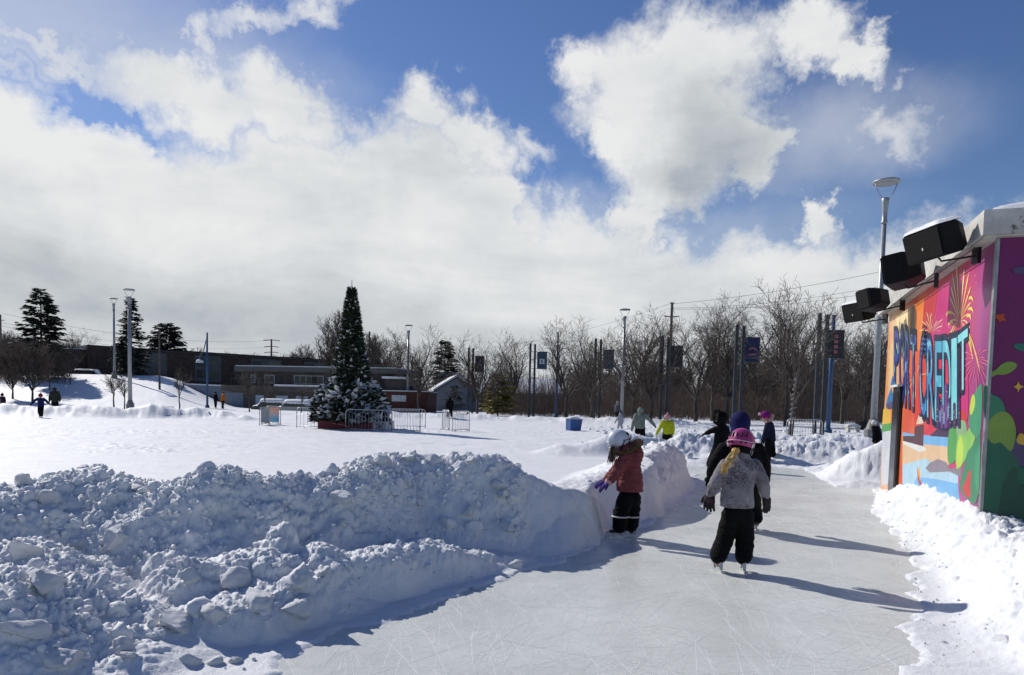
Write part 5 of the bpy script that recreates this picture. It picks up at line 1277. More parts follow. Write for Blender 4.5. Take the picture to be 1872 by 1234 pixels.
# the christmas tree: slim column over a wide skirt of snowy boughs
cx0 = gx(641, TY, 780); cg = ground(cx0, TY)
ct = thing('christmas_tree', 'tall slim christmas tree with a wide skirt of snowy fir boughs', 'tree', (cx0, TY, cg)); rg = np.random.default_rng(77)
Ht = at_y(641, 531, TY).z-cg; zs = at_y(641, 706, TY).z-cg
m = MB(); m.tube([(0, 0, 0), (0, 0, Ht*.97)], [.13, .03], 8); m.build('trunk', BARK, ct)
m = MB(); m.tube([(0, 0, Ht*.95), (0, 0, at_y(641, 512, TY).z-cg)], [.03, .018], 6); m.build('top_mast', GALV, ct)
def fir(name, n, zlo, zhi, rad, spray, snow, mats, dz, thick=.45):
    t = rg.random(n)**.9; z = zlo+(zhi-zlo)*t; a = rg.uniform(0, 6.283, n); P3 = np.stack([np.cos(a), np.sin(a), np.zeros(n)], 1)
    lump = fbm(np.stack([np.cos(a)*1.4, np.sin(a)*1.4, z*1.3], 1).astype(np.float32)*1.3+3, 3)
    q = np.array([rad(k) for k in t])*(1+.22*lump); rr_ = q*(1-thick*rg.random(n)**1.5)
    pos = P3*rr_[:, None]; pos[:, 2] = z; d = P3+rg.normal(0, .45, (n, 3)); d[:, 2] += dz; d /= np.linalg.norm(d, axis=1)[:, None]
    up = np.array([0, 0, 1.0])+rg.normal(0, .5, (n, 3)); V, Fq = cards(pos.astype(np.float32), rg, spray, spray*.45, d, up)
    sn = (rg.random(n) < snow*(1+2.2*fbm(pos.astype(np.float32)*1.6+20, 2))*(rr_/q > .72))
    V = V.reshape(n, 4, 3); V[sn] += np.array([0, 0, .03], np.float32); c = V[sn].mean(1, keepdims=True); V[sn] = c+(V[sn]-c)*1.15
    return mesh_np(name, V.reshape(-1, 3), Fq, mats, ct, False, sn.astype(int))
w_up = .5*75/1300*TY*1.02; w_sk = .5*122/1300*TY
fir('crown', 15000, zs-.1, Ht, lambda t: max(.02, w_up*((1-t)**.78*(.92+.08*math.sin(t*9)))-.09), .24, .07, [NEED2, SNOW], .25)
fir('bough_skirt', 7500, .42, zs+.15, lambda t: w_sk*(1-.10*t-.40*t**3.0), .40, .33, [NEED2, SNOW], -.05, .5)

# ------------------------------------------------------------------ far woodland and thicket: one mass nobody could count
def low_tree(seed, H, **kw):
    segs = grow_tree(seed, H, maxl=3, **kw)
    return prisms([(a, b, max(ra, .035), max(rb, .022), l) for a, b, ra, rb, l in segs], 3)
LT = [low_tree(200+k, 10.0, spread=.5, trunk=.2, limbs=6, dens=1.0) for k in range(5)]
def wood(name, spots, mats, seed):
    rg = np.random.default_rng(seed); Vs = []; Fs = []; off = 0; mi = []
    for (x, y, h) in spots:
        v, f = LT[rg.integers(0, len(LT))]; a = rg.uniform(0, 6.283); c, s = math.cos(a), math.sin(a); k = h/10; w = k*rg.uniform(.9, 1.4)
        q = np.stack([(v[:, 0]*c-v[:, 1]*s)*w+x, (v[:, 0]*s+v[:, 1]*c)*w+y, v[:, 2]*k+ground(x, y)-.1], 1); Vs.append(q); Fs.append(f+off); off += len(v); mi.append(np.full(len(f), rg.integers(0, len(mats))))
    return tag(mesh_np(name, np.concatenate(Vs), np.concatenate(Fs), mats, None, False, np.concatenate(mi)), 'mass of bare brown woodland behind the rink', None, None, 'stuff')
rg = np.random.default_rng(9); spots = []
TOPS = [(560, 645), (640, 630), (700, 632), (780, 640), (860, 640), (950, 650), (1040, 650), (1130, 640), (1220, 630), (1300, 612), (1400, 620), (1500, 620), (1640, 620)]
for k in range(72):
    px = rg.uniform(580, 1680); Y_ = rg.uniform(88, 165); yt = np.interp(px, *zip(*TOPS))+rg.uniform(10, 78); x = gx(px, Y_); spots.append((x, Y_, max(3, at_y(px, yt, Y_).z-ground(x, Y_))))
for k in range(70):
    px = rg.uniform(-60, 620); Y_ = rg.uniform(150, 215); yt = np.interp(px, [-60, 20, 130, 200, 350, 400, 480, 560, 620], [590, 600, 615, 640, 628, 638, 640, 636, 630])+rg.uniform(0, 22); x = gx(px, Y_); spots.append((x, Y_, max(3, at_y(px, yt, Y_).z-ground(x, Y_))))
wood('bare_woodland', spots, [TWIG, TWIG, TWIGR], 3)
def thicket(name, n, pxr, Yr, hr, seed, mats, label):
    rg = np.random.default_rng(seed); segs = []; px = rg.uniform(*pxr, n); Yv = rg.uniform(*Yr, n); clump = fbm(np.stack([px*.03, Yv*.15, 0*px], 1).astype(np.float32), 3)
    X0 = np.array([gx(p, y) for p, y in zip(px, Yv)]); Z0 = terrain(X0.astype(np.float32), Yv.astype(np.float32))[0]
    h = rg.uniform(*hr, n)*(.7+.9*np.clip(clump+.3, 0, 1)); lean = rg.normal(0, .22, (n, 2))
    A = np.stack([X0, Yv, Z0-.1], 1); B = A+np.stack([lean[:, 0]*h, lean[:, 1]*h, h], 1); r = rg.uniform(.012, .03, n)*(Yv/90)
    for s in range(2):                                          # side shoots
        t = rg.uniform(.3, .8, n)[:, None]; A2_ = A[:n]+(B[:n]-A[:n])*t; l = h[:, None]*rg.uniform(.2, .5, (n, 1)); d = rg.normal(0, .6, (n, 3)); d[:, 2] = np.abs(d[:, 2])+.5; d /= np.linalg.norm(d, axis=1)[:, None]
        if s == 0: AA, BB, RR_ = [A, A2_], [B, A2_+d*l], [r, r*.6]
        else: AA.append(A2_); BB.append(A2_+d*l); RR_.append(r*.6)
    A = np.concatenate(AA); B = np.concatenate(BB); r = np.concatenate(RR_)
    V, Fq = prisms(list(zip(A, B, r, r*.5, r)), 3)
    return tag(mesh_np(name, V, Fq, mats, None, False, np.repeat(rg.integers(0, len(mats), len(A)), 3)), label, None, None, 'stuff')
thicket('thicket', 5200, (890, 1680), (74, 98), (1.6, 4.2), 31, [TWIG, TWIGR, TWIGR], 'brown leafless thicket behind the park trees')
thicket('thicket', 6500, (590, 1680), (98, 135), (2.6, 6.0), 32, [TWIG, TWIG, TWIGR], 'taller leafless thicket in the distance')
thicket('thicket', 1500, (-30, 130), (84, 110), (1.5, 4), 33, [TWIG, TWIGR], 'leafless thicket on the left slope')

# ------------------------------------------------------------------ people
SKIN = pm('skin', (.42, .25, .18), .55, .08, 12); STEELB = pm('skate_blade_steel', (.55, .57, .60), .28, .08, 20, metal=.8)
def fab(name, col, rough=.85, var=.16, scale=9, bump=.5, bscale=160, **k): return pm('fabric_'+name, col, rough, var, scale, bump, bscale, spec=.12, **k)
BLKF = fab('black', (.0045, .0045, .0055)); BLK2 = fab('black_coat', (.004, .004, .006)); NAVY = fab('navy', (.010, .013, .035)); NAVYH = fab('blue_hood', (.012, .013, .075)); PINK = fab('rose_coat', (.185, .050, .052), .7); 
PURP = fab('purple_glove', (.040, .022, .16)); WHEL = pm('helmet_white', (.50, .52, .58), .35, .12, 10); PHEL = pm('helmet_pink', (.36, .035, .17), .35, .25, 7); PHEL2 = pm('helmet_pale_pink', (.60, .30, .42), .35, .1)
FUR = pm('brown_fur', (.15, .095, .045), .95, .5, 30, .8, 90); HAIRB = pm('blonde_hair', (.46, .30, .10), .55, .35, 24); HAIRD = pm('brown_hair', (.07, .045, .03), .6, .3, 24); BOOT = pm('skate_boot', (.014, .014, .016), .4, .2); BOOTW = pm('skate_boot_white', (.5, .5, .5), .4, .15)
REFL = pm('reflective_band', (.62, .60, .56), .5, .1); STRAPW = pm('white_strap', (.7, .7, .68), .6, .05)
def grey_fur():
    m = bpy.data.materials.new('mottled_grey_fleece'); m.use_nodes = True; t = NT(m.node_tree); b = t.n['Principled BSDF']; c = t.node('ShaderNodeTexCoord').outputs['Object']
    base = t.mix(t.mr(t.noise(c, 5, 4, .6), .35, .65), (.13, .12, .13), (.25, .225, .25))
    dens = t.mr(t.noise(c, 5.5, 3, .6), .42, .66)
    sp = t.math('GREATER_THAN', t.noise(c, 95, 3, .7), t.mr(dens, 0, 1, .66, .46, False))
    b_ = t.mix(t.math('MULTIPLY', sp, .88), base, (.022, .020, .024)); wh = t.math('GREATER_THAN', t.noise(c, 120, 2, .6), .63)
    b_ = t.mix(t.math('MULTIPLY', wh, .5), b_, (.42, .40, .44))
    t.put(b.inputs['Base Color'], b_); b.inputs['Roughness'].default_value = .95; b.inputs['Sheen Weight'].default_value = .25
    bn = t.node('ShaderNodeBump'); bn.inputs['Strength'].default_value = .8; bn.inputs['Distance'].default_value = .01; t.put(bn.inputs['Height'], t.noise(c, 110, 4, .7)); t.l.new(bn.outputs[0], b.inputs['Normal'])
    return m
FLEECE = grey_fur()
V3 = Vector
def body(root, J, fwd, hr, voxel):
    m = MB(); f = V3(fwd).normalized(); s = f.cross(V3((0, 0, 1))).normalized(); h = J['head']
    m.ell(h, (hr*.84, hr*.84, hr*1.08), 20); m.ell(h+f*hr*.25-V3((0, 0, hr*.45)), (hr*.62, hr*.62, hr*.62), 16)
    m.cap(h+f*hr*.80-V3((0, 0, hr*.02)), hr*.10, h+f*hr*1.02-V3((0, 0, hr*.28)), hr*.15, 8)                  # nose
    m.cap(h+f*hr*.72-V3((0, 0, hr*.56))-s*hr*.2, hr*.10, h+f*hr*.72-V3((0, 0, hr*.56))+s*hr*.2, hr*.10, 8)    # lips
    for k in (-1, 1): m.ell(h+s*k*hr*.84-V3((0, 0, hr*.1)), (hr*.14, hr*.14, hr*.26), 8)
    ch = (J['shL']+J['shR'])/2; hp = (J['hipL']+J['hipR'])/2; sw = (J['shL']-J['shR']).length
    m.cap(ch-V3((0, 0, .03)), sw*.26, hp, sw*.27, 14); m.cap(J['shL'], sw*.16, J['shR'], sw*.16, 10); m.cap(h-V3((0, 0, hr*.7)), hr*.48, ch, hr*.5, 12)
    for q in 'LR':
        m.chain([J['sh'+q], J['el'+q], J['wr'+q]], [sw*.13, sw*.105, sw*.08]); m.chain([J['hip'+q], J['kn'+q], J['an'+q]], [sw*.20, sw*.15, sw*.10])
    return m.skin('body', SKIN, root, voxel, 2)
def coat(root, J, rings, mat, sl, voxel, wr, name='coat', extra=None, cuff=None, seams=None):
    """torso stack (centre, rx, ry) and two sleeves"""
    m = MB(); m.loft(rings, 24, 2.3)
    for q in 'LR': m.chain([J['sh'+q], J['sh'+q].lerp(J['el'+q], .5), J['el'+q], J['el'+q].lerp(J['wr'+q], .5), J['wr'+q]], [sl[0], sl[0]*1.0, sl[1], sl[1]*.96, sl[2]])
    if extra: extra(m)
    return m.skin(name, mat, root, voxel, 3, wr, 11, seams)
def trousers(root, J, r, mat, voxel, wr=.006, waist=None):
    m = MB()
    hp = (J['hipL']+J['hipR'])/2; m.ell(hp+V3((0, 0, .01)), (r[0]*1.7 if not waist else waist, r[0]*1.15, r[0]*1.2), 18)
    for q in 'LR':
        a, b, c = J['hip'+q], J['kn'+q], J['an'+q].copy(); c.z = max(c.z, r[2]+.072); m.chain([a, a.lerp(b, .5), b, b.lerp(c, .5), c], [r[0], (r[0]+r[1])/2*1.02, r[1], (r[1]+r[2])/2*1.03, r[2]], 14)
    return m.skin('trousers', mat, root, voxel, 3, wr, 9)
def skate(root, ank, d, size, boot=BOOT, voxel=.008):
    d = V3(d).normalized(); g = V3((ank.x, ank.y, 0)); s = d.cross(V3((0, 0, 1)))
    m = MB(); z = .075; m.cap(ank+V3((0, 0, .03)), size*.19, g+V3((0, 0, z+size*.16))-d*size*.10, size*.17); m.chain([g-d*size*.22+V3((0, 0, z+size*.12)), g+d*size*.25+V3((0, 0, z+size*.13)), g+d*size*.62+V3((0, 0, z+size*.09))], [size*.15, size*.16, size*.12])
    b = m.skin('skate', boot, root, voxel, 2)
    M_ = Matrix((( *[d.x, s.x, 0], g.x), (d.y, s.y, 0, g.y), (0, 0, 1, 0), (0, 0, 0, 1)))
    m = MB(); m.box(-size*.36, size*.70, -.003, .003, .002, .034, mat=M_); m.build('blade', STEELB, b)
    for x0 in (-size*.26, size*.40): m = MB(); m.box(x0-size*.07, x0+size*.10, -.014, .014, .030, z+size*.05, mat=M_); m.build('blade_holder', pm('holder_plastic', (.45, .46, .48), .4), b)
    return b
def glove(root, w, d, pn_, L, mat, spread=.12, curl=.5, voxel=.0045, thumb=1, cuff=True):
    """palm, four fingers of different length and a thumb leaving its side"""
    d = V3(d).normalized(); n = (V3(pn_)-d*V3(pn_).dot(d)).normalized(); s = d.cross(n)
    m = MB(); pw = L*.21
    if cuff: m.cap(w-d*L*.30, L*.25, w+d*L*.02, L*.21, 14)
    for k in (-1, -.33, .33, 1): m.cap(w+d*L*.06+s*pw*k*.6, L*.12, w+d*L*.46+s*pw*k, L*.105, 10)
    for k, ln in ((-1, .36), (-.33, .46), (.33, .50), (1, .44)):
        p = w+d*L*.46+s*pw*k*1.02; dd = (d+s*k*spread).normalized(); r = L*.078
        for j, fr in enumerate((.42, .33, .25)):
            a = curl*(.35+.55*j); e = (dd*math.cos(a)+n*math.sin(a)).normalized(); q = p+e*L*ln*fr; m.cap(p, r, q, r*.93, 10); p = q; r *= .93
    t0 = w+d*L*.14+s*thumb*pw*1.0; e1 = (d*.62+s*thumb*.75+n*.25).normalized(); t1 = t0+e1*L*.22; e2 = (d*.9+s*thumb*.30+n*.35).normalized(); m.cap(t0, L*.10, t1, L*.088, 10); m.cap(t1, L*.086, t1+e2*L*.20, L*.075, 10)
    return m.skin('glove', mat, root, voxel, 1)
def helmet(root, c, r, mat, fwd, tilt=0.0, shell2=None, cage=True, parent=None):
    f = V3(fwd).normalized(); s = f.cross(V3((0, 0, 1))).normalized(); u = s.cross(f).normalized()
    if tilt: Rm = Matrix.Rotation(tilt, 3, s); f = Rm @ f; u = Rm @ u
    B = Matrix((( s.x, f.x, u.x), (s.y, f.y, u.y), (s.z, f.z, u.z)))
    def P(x, y, z): return c+B @ V3((x*r, y*r, z*r))
    bm = bmesh.new(); bmesh.ops.create_uvsphere(bm, u_segments=40, v_segments=26, radius=1)
    bmesh.ops.bisect_plane(bm, geom=bm.verts[:]+bm.edges[:]+bm.faces[:], plane_co=(0, .1, -.52), plane_no=(0, -.18, -1), clear_outer=True)
    for v in bm.verts:
        x, y, z = v.co; k = 1+.035*math.cos(6*math.atan2(x, y))*(1-abs(z)) if z > -.3 else 1
        v.co = P(x*.93*k, y*1.08*k-.04, z*1.0)
    bmesh.ops.solidify(bm, geom=bm.faces[:], thickness=r*.06)
    me = bpy.data.meshes.new('helmet'); bm.to_mesh(me); bm.free(); h = link('helmet', me, mat, root, True)
    m = MB()
    for a in (-.75, -.38, 0, .38, .75):
        for (z0, z1) in ((.25, .62), (-.22, .08)):
            if z1 < .1 and abs(a) < .1: continue
            pts = []
            for k in range(5):
                z = z0+(z1-z0)*k/4; q = math.sqrt(max(0, 1-z*z)); pts.append(P(math.sin(a)*q*.955, -math.cos(a)*q*1.10-.03, z*1.01))
            m.tube(pts, [r*.02, r*.06, r*.07, r*.06, r*.02], 6)
    m.build('vents', BLACK, h, True)
    if shell2:
        m = MB(); pts = []
        for k in range(13):
            a = -1.5+3.0*k/12; pts.append(P(math.sin(a)*.97, -math.cos(a)*1.115-.035, -.02+.04*math.cos(a*2)))
        m.tube(pts, r*.10, 8, flat=(1, .5)); m.build('rear_band', shell2, h, True)
    m = MB()
    for sx in (-1, 1): m.tube([P(sx*.93, -.25, -.10), P(sx*.90, .02, -.55), P(sx*.60, .35, -.98), P(0, .48, -1.08)], r*.045, 6)
    m.build('strap', BLACK, h, True)
    for sx in (-1, 1): m = MB(); m.tube([P(sx*.955, -.30, -.16), P(sx*.93, -.22, -.42)], r*.06, 6); m.build('strap_clip', STRAPW, h, True)
    if cage:
        m = MB()
        for k in range(6):
            z = .05-.2*k; q = .98-.04*k; m.tube([P(math.sin(a)*q, math.cos(a)*(q+.28)-.05, z) for a in np.linspace(-1.25, 1.25, 11)], r*.022, 5)
        for a in (-.9, -.5, 0, .5, .9): m.tube([P(math.sin(a)*(.98-.2*t), math.cos(a)*(1.26-.2*t)-.05, .05-1.0*t) for t in np.linspace(0, 1, 6)], r*.022, 5)
        m.build('face_cage', pm('cage_wire', (.55, .56, .58), .35, .1, metal=.7), h, True)
    return h
def person_root(label, px, py, group=None, z=0.0):
    b = at(px, py, z); t_ = thing('person', label, 'person', b, 0, group)
    def P(px, py, dy=0.0): return at_y(px, py, b.y+dy)-b
    return t_, P
def ringpx(P, rows, dy=0.0):
    out = []
    for (xl, xr, y, ry, *o) in rows:
        a, b_ = P(xl, y, (o[0] if o else 0)+dy), P(xr, y, (o[0] if o else 0)+dy); out.append(((a+b_)/2, (b_-a).length/2, ry))
    return out

# --- skater in the grey fleece and pink helmet, seen from behind
t_, P = person_root('child skater in mottled grey fleece and pink helmet with a blonde ponytail', 1334, 1046)
J = dict(head=P(1355, 808), shL=P(1327, 851), shR=P(1379, 851), elL=P(1310, 880, -.03), elR=P(1394, 880, -.03), wrL=P(1299, 902, .05), wrR=P(1399, 905, .05),
         hipL=P(1337, 943), hipR=P(1360, 943), knL=P(1325, 985, .05), knR=P(1362, 985, .05), anL=P(1313, 1032), anR=P(1359, 1034))
body(t_, J, (.45, 1, 0), .098, .012)
coat(t_, J, ringpx(P, [(1318, 1377, 927, .128), (1317, 1377.5, 915, .138), (1320, 1376, 895, .142), (1320, 1379, 872, .142), (1320, 1383, 855, .135), (1327, 1378, 843, .11), (1339, 1370, 834, .085), (1345, 1368, 824, .075), (1346, 1367, 819, .07)]), FLEECE, (.068, .062, .047), .0085, .0055)
trousers(t_, J, (.092, .086, .084), BLKF, .008, .011, .155)
m = MB(); m.cap(P(1356, 826), .080, P(1356, 810, -.004), .101, 18); m.skin('neck_warmer', BLKF, t_, .008, 2, .004)
skate(t_, J['anL'], (-.30, 1, 0), .17, BOOTW); skate(t_, J['anR'], (.12, 1, 0), .17, BOOTW)
GLV = pm('fabric_glove_maroon', (.014, .010, .012), .8, .2, 10, .4, 120, col2=(.10, .014, .028), lo=.56, hi=.62)
glove(t_, J['wrL'], P(1296, 922, .02)-J['wrL'], (.5, .7, 0), .18, GLV, .14, .45, thumb=-1)
glove(t_, J['wrR'], P(1403, 930, .04)-J['wrR'], (-.5, .7, 0), .18, GLV, .16, .4, thumb=1)
helmet(t_, P(1356, 807), .124, PHEL, (.62, .78, -.05), -.06, PHEL2)
m = MB(); rg_ = random.Random(3)
for k in range(70):
    a = P(1346+rg_.gauss(0, 2.2), 823+rg_.gauss(0, 2), -.085+rg_.gauss(0, .012)); b_ = P(1336+rg_.gauss(0, 3.2), 838, -.155+rg_.gauss(0, .012)); c = P(1328+rg_.gauss(0, 3.4), 850, -.165+rg_.gauss(0, .014)); e = P(1324+rg_.gauss(0, 3.6), 862+rg_.gauss(0, 4), -.16+rg_.gauss(0, .014))
    m.tube([a, b_, c, e], [.006, .008, .007, .0015], 5)
m.ell(P(1345, 824, -.07), (.04, .035, .03), 12)
m.build('ponytail', HAIRB, t_, True)

# --- child in the rose coat reaching to the snow wall
t_, P = person_root('child in a rose coat and white helmet reaching out to the snow wall', 1146, 984)
J = dict(head=P(1130, 806), shL=P(1144, 836, -.11), shR=P(1144, 836, .11), elL=P(1128, 863, -.17), elR=P(1124, 862, .10), wrL=P(1113, 881, -.14), wrR=P(1108, 878, .05),
         hipL=P(1143, 912, -.06), hipR=P(1157, 912, .07), knL=P(1134, 944, -.06), knR=P(1154, 944, .07), anL=P(1133, 974, -.06), anR=P(1154, 975, .07))
body(t_, J, (-1, -.15, -.25), .094, .012)
def hood(m):
    m.ell(P(1163, 831), (.085, .15, .125), 18); m.ell(P(1150, 817), (.13, .14, .065), 18)
coat(t_, J, ringpx(P, [(1127, 1175, 898, .150), (1126, 1176, 890, .155), (1129, 1175, 873, .150), (1132, 1172, 855, .145), (1134, 1171, 838, .14), (1136, 1168, 825, .125), (1126, 1156, 815, .10)]), PINK, (.078, .066, .046), .0075, .006, extra=hood, seams=.085)
m = MB()
for yy, w0 in ((884, .158), (868, .155), (852, .150)):
    c = (P(1129, yy)+P(1174, yy))/2
m = MB()
for q in 'L': m.cap(J['wr'+q].lerp(J['el'+q], .10), .05, J['wr'+q], .048, 14)
m.skin('cuff', pm('fabric_pale_rose', (.45, .26, .30), .8, .1), t_, .008, 2)
trousers(t_, J, (.098, .094, .090), BLKF, .008, .016, .14)
for q, r_ in (('L', .098), ('R', .098)):
    m = MB(); k_ = J['kn'+q]; m.lathe([(r_, -.006), (r_+.004, -.004), (r_+.004, .006), (r_, .008)], 24, (k_.x, k_.y, k_.z)); m.build('reflective_band', REFL, t_, True)
skate(t_, J['anL'], (-1, -.1, 0), .17); skate(t_, J['anR'], (-1, .1, 0), .17)
glove(t_, J['wrL'], P(1098, 893, -.12)-J['wrL'], (-.1, .25, -1), .16, PURP, .22, .22, thumb=1)
glove(t_, J['wrR'], P(1096, 884, .05)-J['wrR'], (-.1, .2, -1), .16, PURP, .22, .3, thumb=-1)
helmet(t_, P(1130, 804), .122, WHEL, (-1, -.25, -.2), .0, pm('helmet_grey_stripe', (.14, .14, .17), .4), True)
m = MB(); rg_ = random.Random(8)                                     # fur trim round the hood edge
path = [P(1122, 826, -.13), P(1131, 829, -.15), P(1143, 826, -.155), P(1156, 820, -.15), P(1166, 813, -.11), P(1171, 808, -.02), P(1168, 806, .08), P(1156, 809, .14)]
for i in range(len(path)-1):
    for k in range(80):
        p = path[i].lerp(path[i+1], rg_.random()); d = V3((rg_.gauss(0, 1), rg_.gauss(0, 1), rg_.gauss(0, 1))).normalized(); m.tube([p, p+d*.025, p+d*.045+V3((0, 0, -.008))], [.009, .006, .001], 4, cap=False)
m.build('fur_trim', FUR, t_, True, fix=False)
m = MB()
for k in range(46):
    a = P(1120+rg_.gauss(0, 2.5), 818+rg_.gauss(0, 2), -.07+rg_.gauss(0, .02)); m.tube([a, a+V3((-.01, -.03, -.05)), a+V3((rg_.gauss(-.01, .012), -.045, -.11)), a+V3((rg_.gauss(-.005, .02), -.045, -.16+rg_.gauss(0, .02)))], [.006, .008, .007, .002], 5)
m.build('hair', HAIRD, t_, True)

# --- person in black with the blue hood, ahead of the grey fleece
t_, P = person_root('skater in black with a dark blue hood just ahead of the grey fleece', 1357, 969)
J = dict(head=P(1353, 775, .06), shL=P(1322, 822), shR=P(1386, 822), elL=P(1306, 848, .0), elR=P(1398, 850, .0), wrL=P(1299, 872, .10), wrR=P(1400, 878, .1), hipL=P(1345, 890, -.12), hipR=P(1372, 890, -.12), knL=P(1338, 930, .1), knR=P(1378, 930, .06), anL=P(1334, 958), anR=P(1382, 957))
body(t_, J, (0, 1, -.1), .108, .014)
coat(t_, J, ringpx(P, [(1322, 1390, 900, .17, -.10), (1318, 1392, 870, .18, -.07), (1313, 1393, 840, .18), (1316, 1390, 818, .165, .03), (1332, 1376, 803, .12, .05)]), BLK2, (.090, .078, .055), .011, .007)
trousers(t_, J, (.12, .10, .085), BLKF, .011, .008, .20)
skate(t_, J['anL'], (-.1, 1, 0), .22); skate(t_, J['anR'], (.3, 1, 0), .22)
glove(t_, J['wrL'], (-.1, .25, -1), (.6, .6, 0), .175, BLKF, .12, .5, .006, thumb=-1, cuff=False); glove(t_, J['wrR'], (.05, .2, -1), (-.6, .6, 0), .175, BLKF, .12, .5, .006, thumb=1, cuff=False)
m = MB(); m.ell(P(1353, 773, .02), (.128, .135, .150), 24); m.cap(P(1353, 784, .0), .118, P(1353, 801, .0), .125, 18); m.skin('hood', NAVYH, t_, .009, 3, .004)

def figure(label, P, t_, J, rings, cm, tm, sl, tr, fwd, hr, head=None, sk=BOOT, hand=.15, voxel=.014, gm=BLKF, legs=True, extra=None):
    body(t_, J, fwd, hr, voxel*1.2)
    coat(t_, J, rings, cm, sl, voxel, .006, extra=extra)
    trousers(t_, J, tr, tm, voxel, .006)
    for q, s in (('L', -1), ('R', 1)):
        d = (J['wr'+q]-J['el'+q]).normalized(); glove(t_, J['wr'+q], d, (0.2, .4, -.9) if abs(d.z) < .8 else (-s*.6, .6, 0), hand, gm, .12, .4, max(.006, voxel*.5), thumb=s, cuff=False)
    for q in 'LR': skate(t_, J['an'+q], fwd[:2]+(0,), .2, sk, voxel)
def tuft(root, path, n, L, r, mat, name='fur_trim', seed=1):
    m = MB(); g = random.Random(seed)
    for i in range(len(path)-1):
        for k in range(n):
            p = path[i].lerp(path[i+1], g.random()); d = V3((g.gauss(0, 1), g.gauss(0, 1), g.gauss(0, 1))).normalized(); m.tube([p, p+d*L*.55, p+d*L], [r, r*.7, r*.15], 4, cap=False)
    m.build(name, mat, root, True, fix=False)

# --- skater in black with a big fur hood, one arm out
t_, P = person_root('skater all in black with a bushy fur hood and one arm stretched out', 1313, 858)
J = dict(head=P(1320, 764), shL=P(1311, 784), shR=P(1328, 784), elL=P(1300, 788, .05), elR=P(1331, 800), wrL=P(1291, 792, .1), wrR=P(1324, 807, .15), hipL=P(1311, 816), hipR=P(1321, 816), knL=P(1303, 833, -.05), knR=P(1319, 836, .1), anL=P(1297, 847, -.2), anR=P(1316, 852, .05))
figure('', P, t_, J, ringpx(P, [(1304, 1328, 818, .14), (1305, 1330, 805, .15), (1307, 1332, 792, .15), (1310, 1331, 782, .13), (1313, 1327, 775, .1)]), BLK2, BLKF, (.08, .07, .05), (.105, .09, .08), (-.3, 1, 0), .11)
m = MB(); m.ell(P(1320, 764), (.15, .16, .17), 18); m.skin('hood', BLK2, t_, .014, 2)
FURB = pm('black_fur', (.012, .011, .011), .95, .4, 30)
c_ = P(1314, 763); tuft(t_, [c_+V3((.10*math.cos(a)-.04, -.05, .17*math.sin(a))) for a in np.linspace(0, 6.28, 9)]+[P(1327, 762)], 60, .055, .013, FURB)

# --- skater with magenta hat and pale collar
t_, P = person_root('skater in a navy coat with a magenta hat and pale fluffy collar', 1408, 850)
J = dict(head=P(1400, 764), shL=P(1404, 777, -.13), shR=P(1406, 777, .13), elL=P(1399, 791, -.14), elR=P(1400, 791, .14), wrL=P(1396, 802, -.10), wrR=P(1396, 802, .12), hipL=P(1405, 804, -.07), hipR=P(1409, 804, .07), knL=P(1403, 826, -.07), knR=P(1412, 826, .08), anL=P(1404, 843, -.07), anR=P(1414, 843, .10))
figure('', P, t_, J, ringpx(P, [(1396, 1417, 804, .16), (1396, 1417, 795, .165), (1397, 1416, 785, .165), (1399, 1414, 776, .15), (1400, 1411, 770, .11)]), NAVY, BLKF, (.078, .068, .05), (.10, .088, .08), (-1, -.25, 0), .105, sk=BOOTW)
m = MB(); h_ = P(1399, 761); m.ell(h_+V3((.01, 0, .03)), (.135, .125, .115), 18); m.skin('hat', fab('magenta_knit', (.20, .012, .16)), t_, .012, 2)
m = MB(); m.ell(P(1389, 757), (.045, .045, .045), 12); m.build('pompom', pm('pale_pompom', (.55, .35, .42), .95, .2, 40), t_, True)
tuft(t_, [P(1401, 771, -.12), P(1408, 768, -.12), P(1412, 761, -.06), P(1412, 761, .08), P(1404, 769, .12)], 50, .06, .013, pm('pale_pink_fur', (.55, .36, .33), .95, .3, 30))

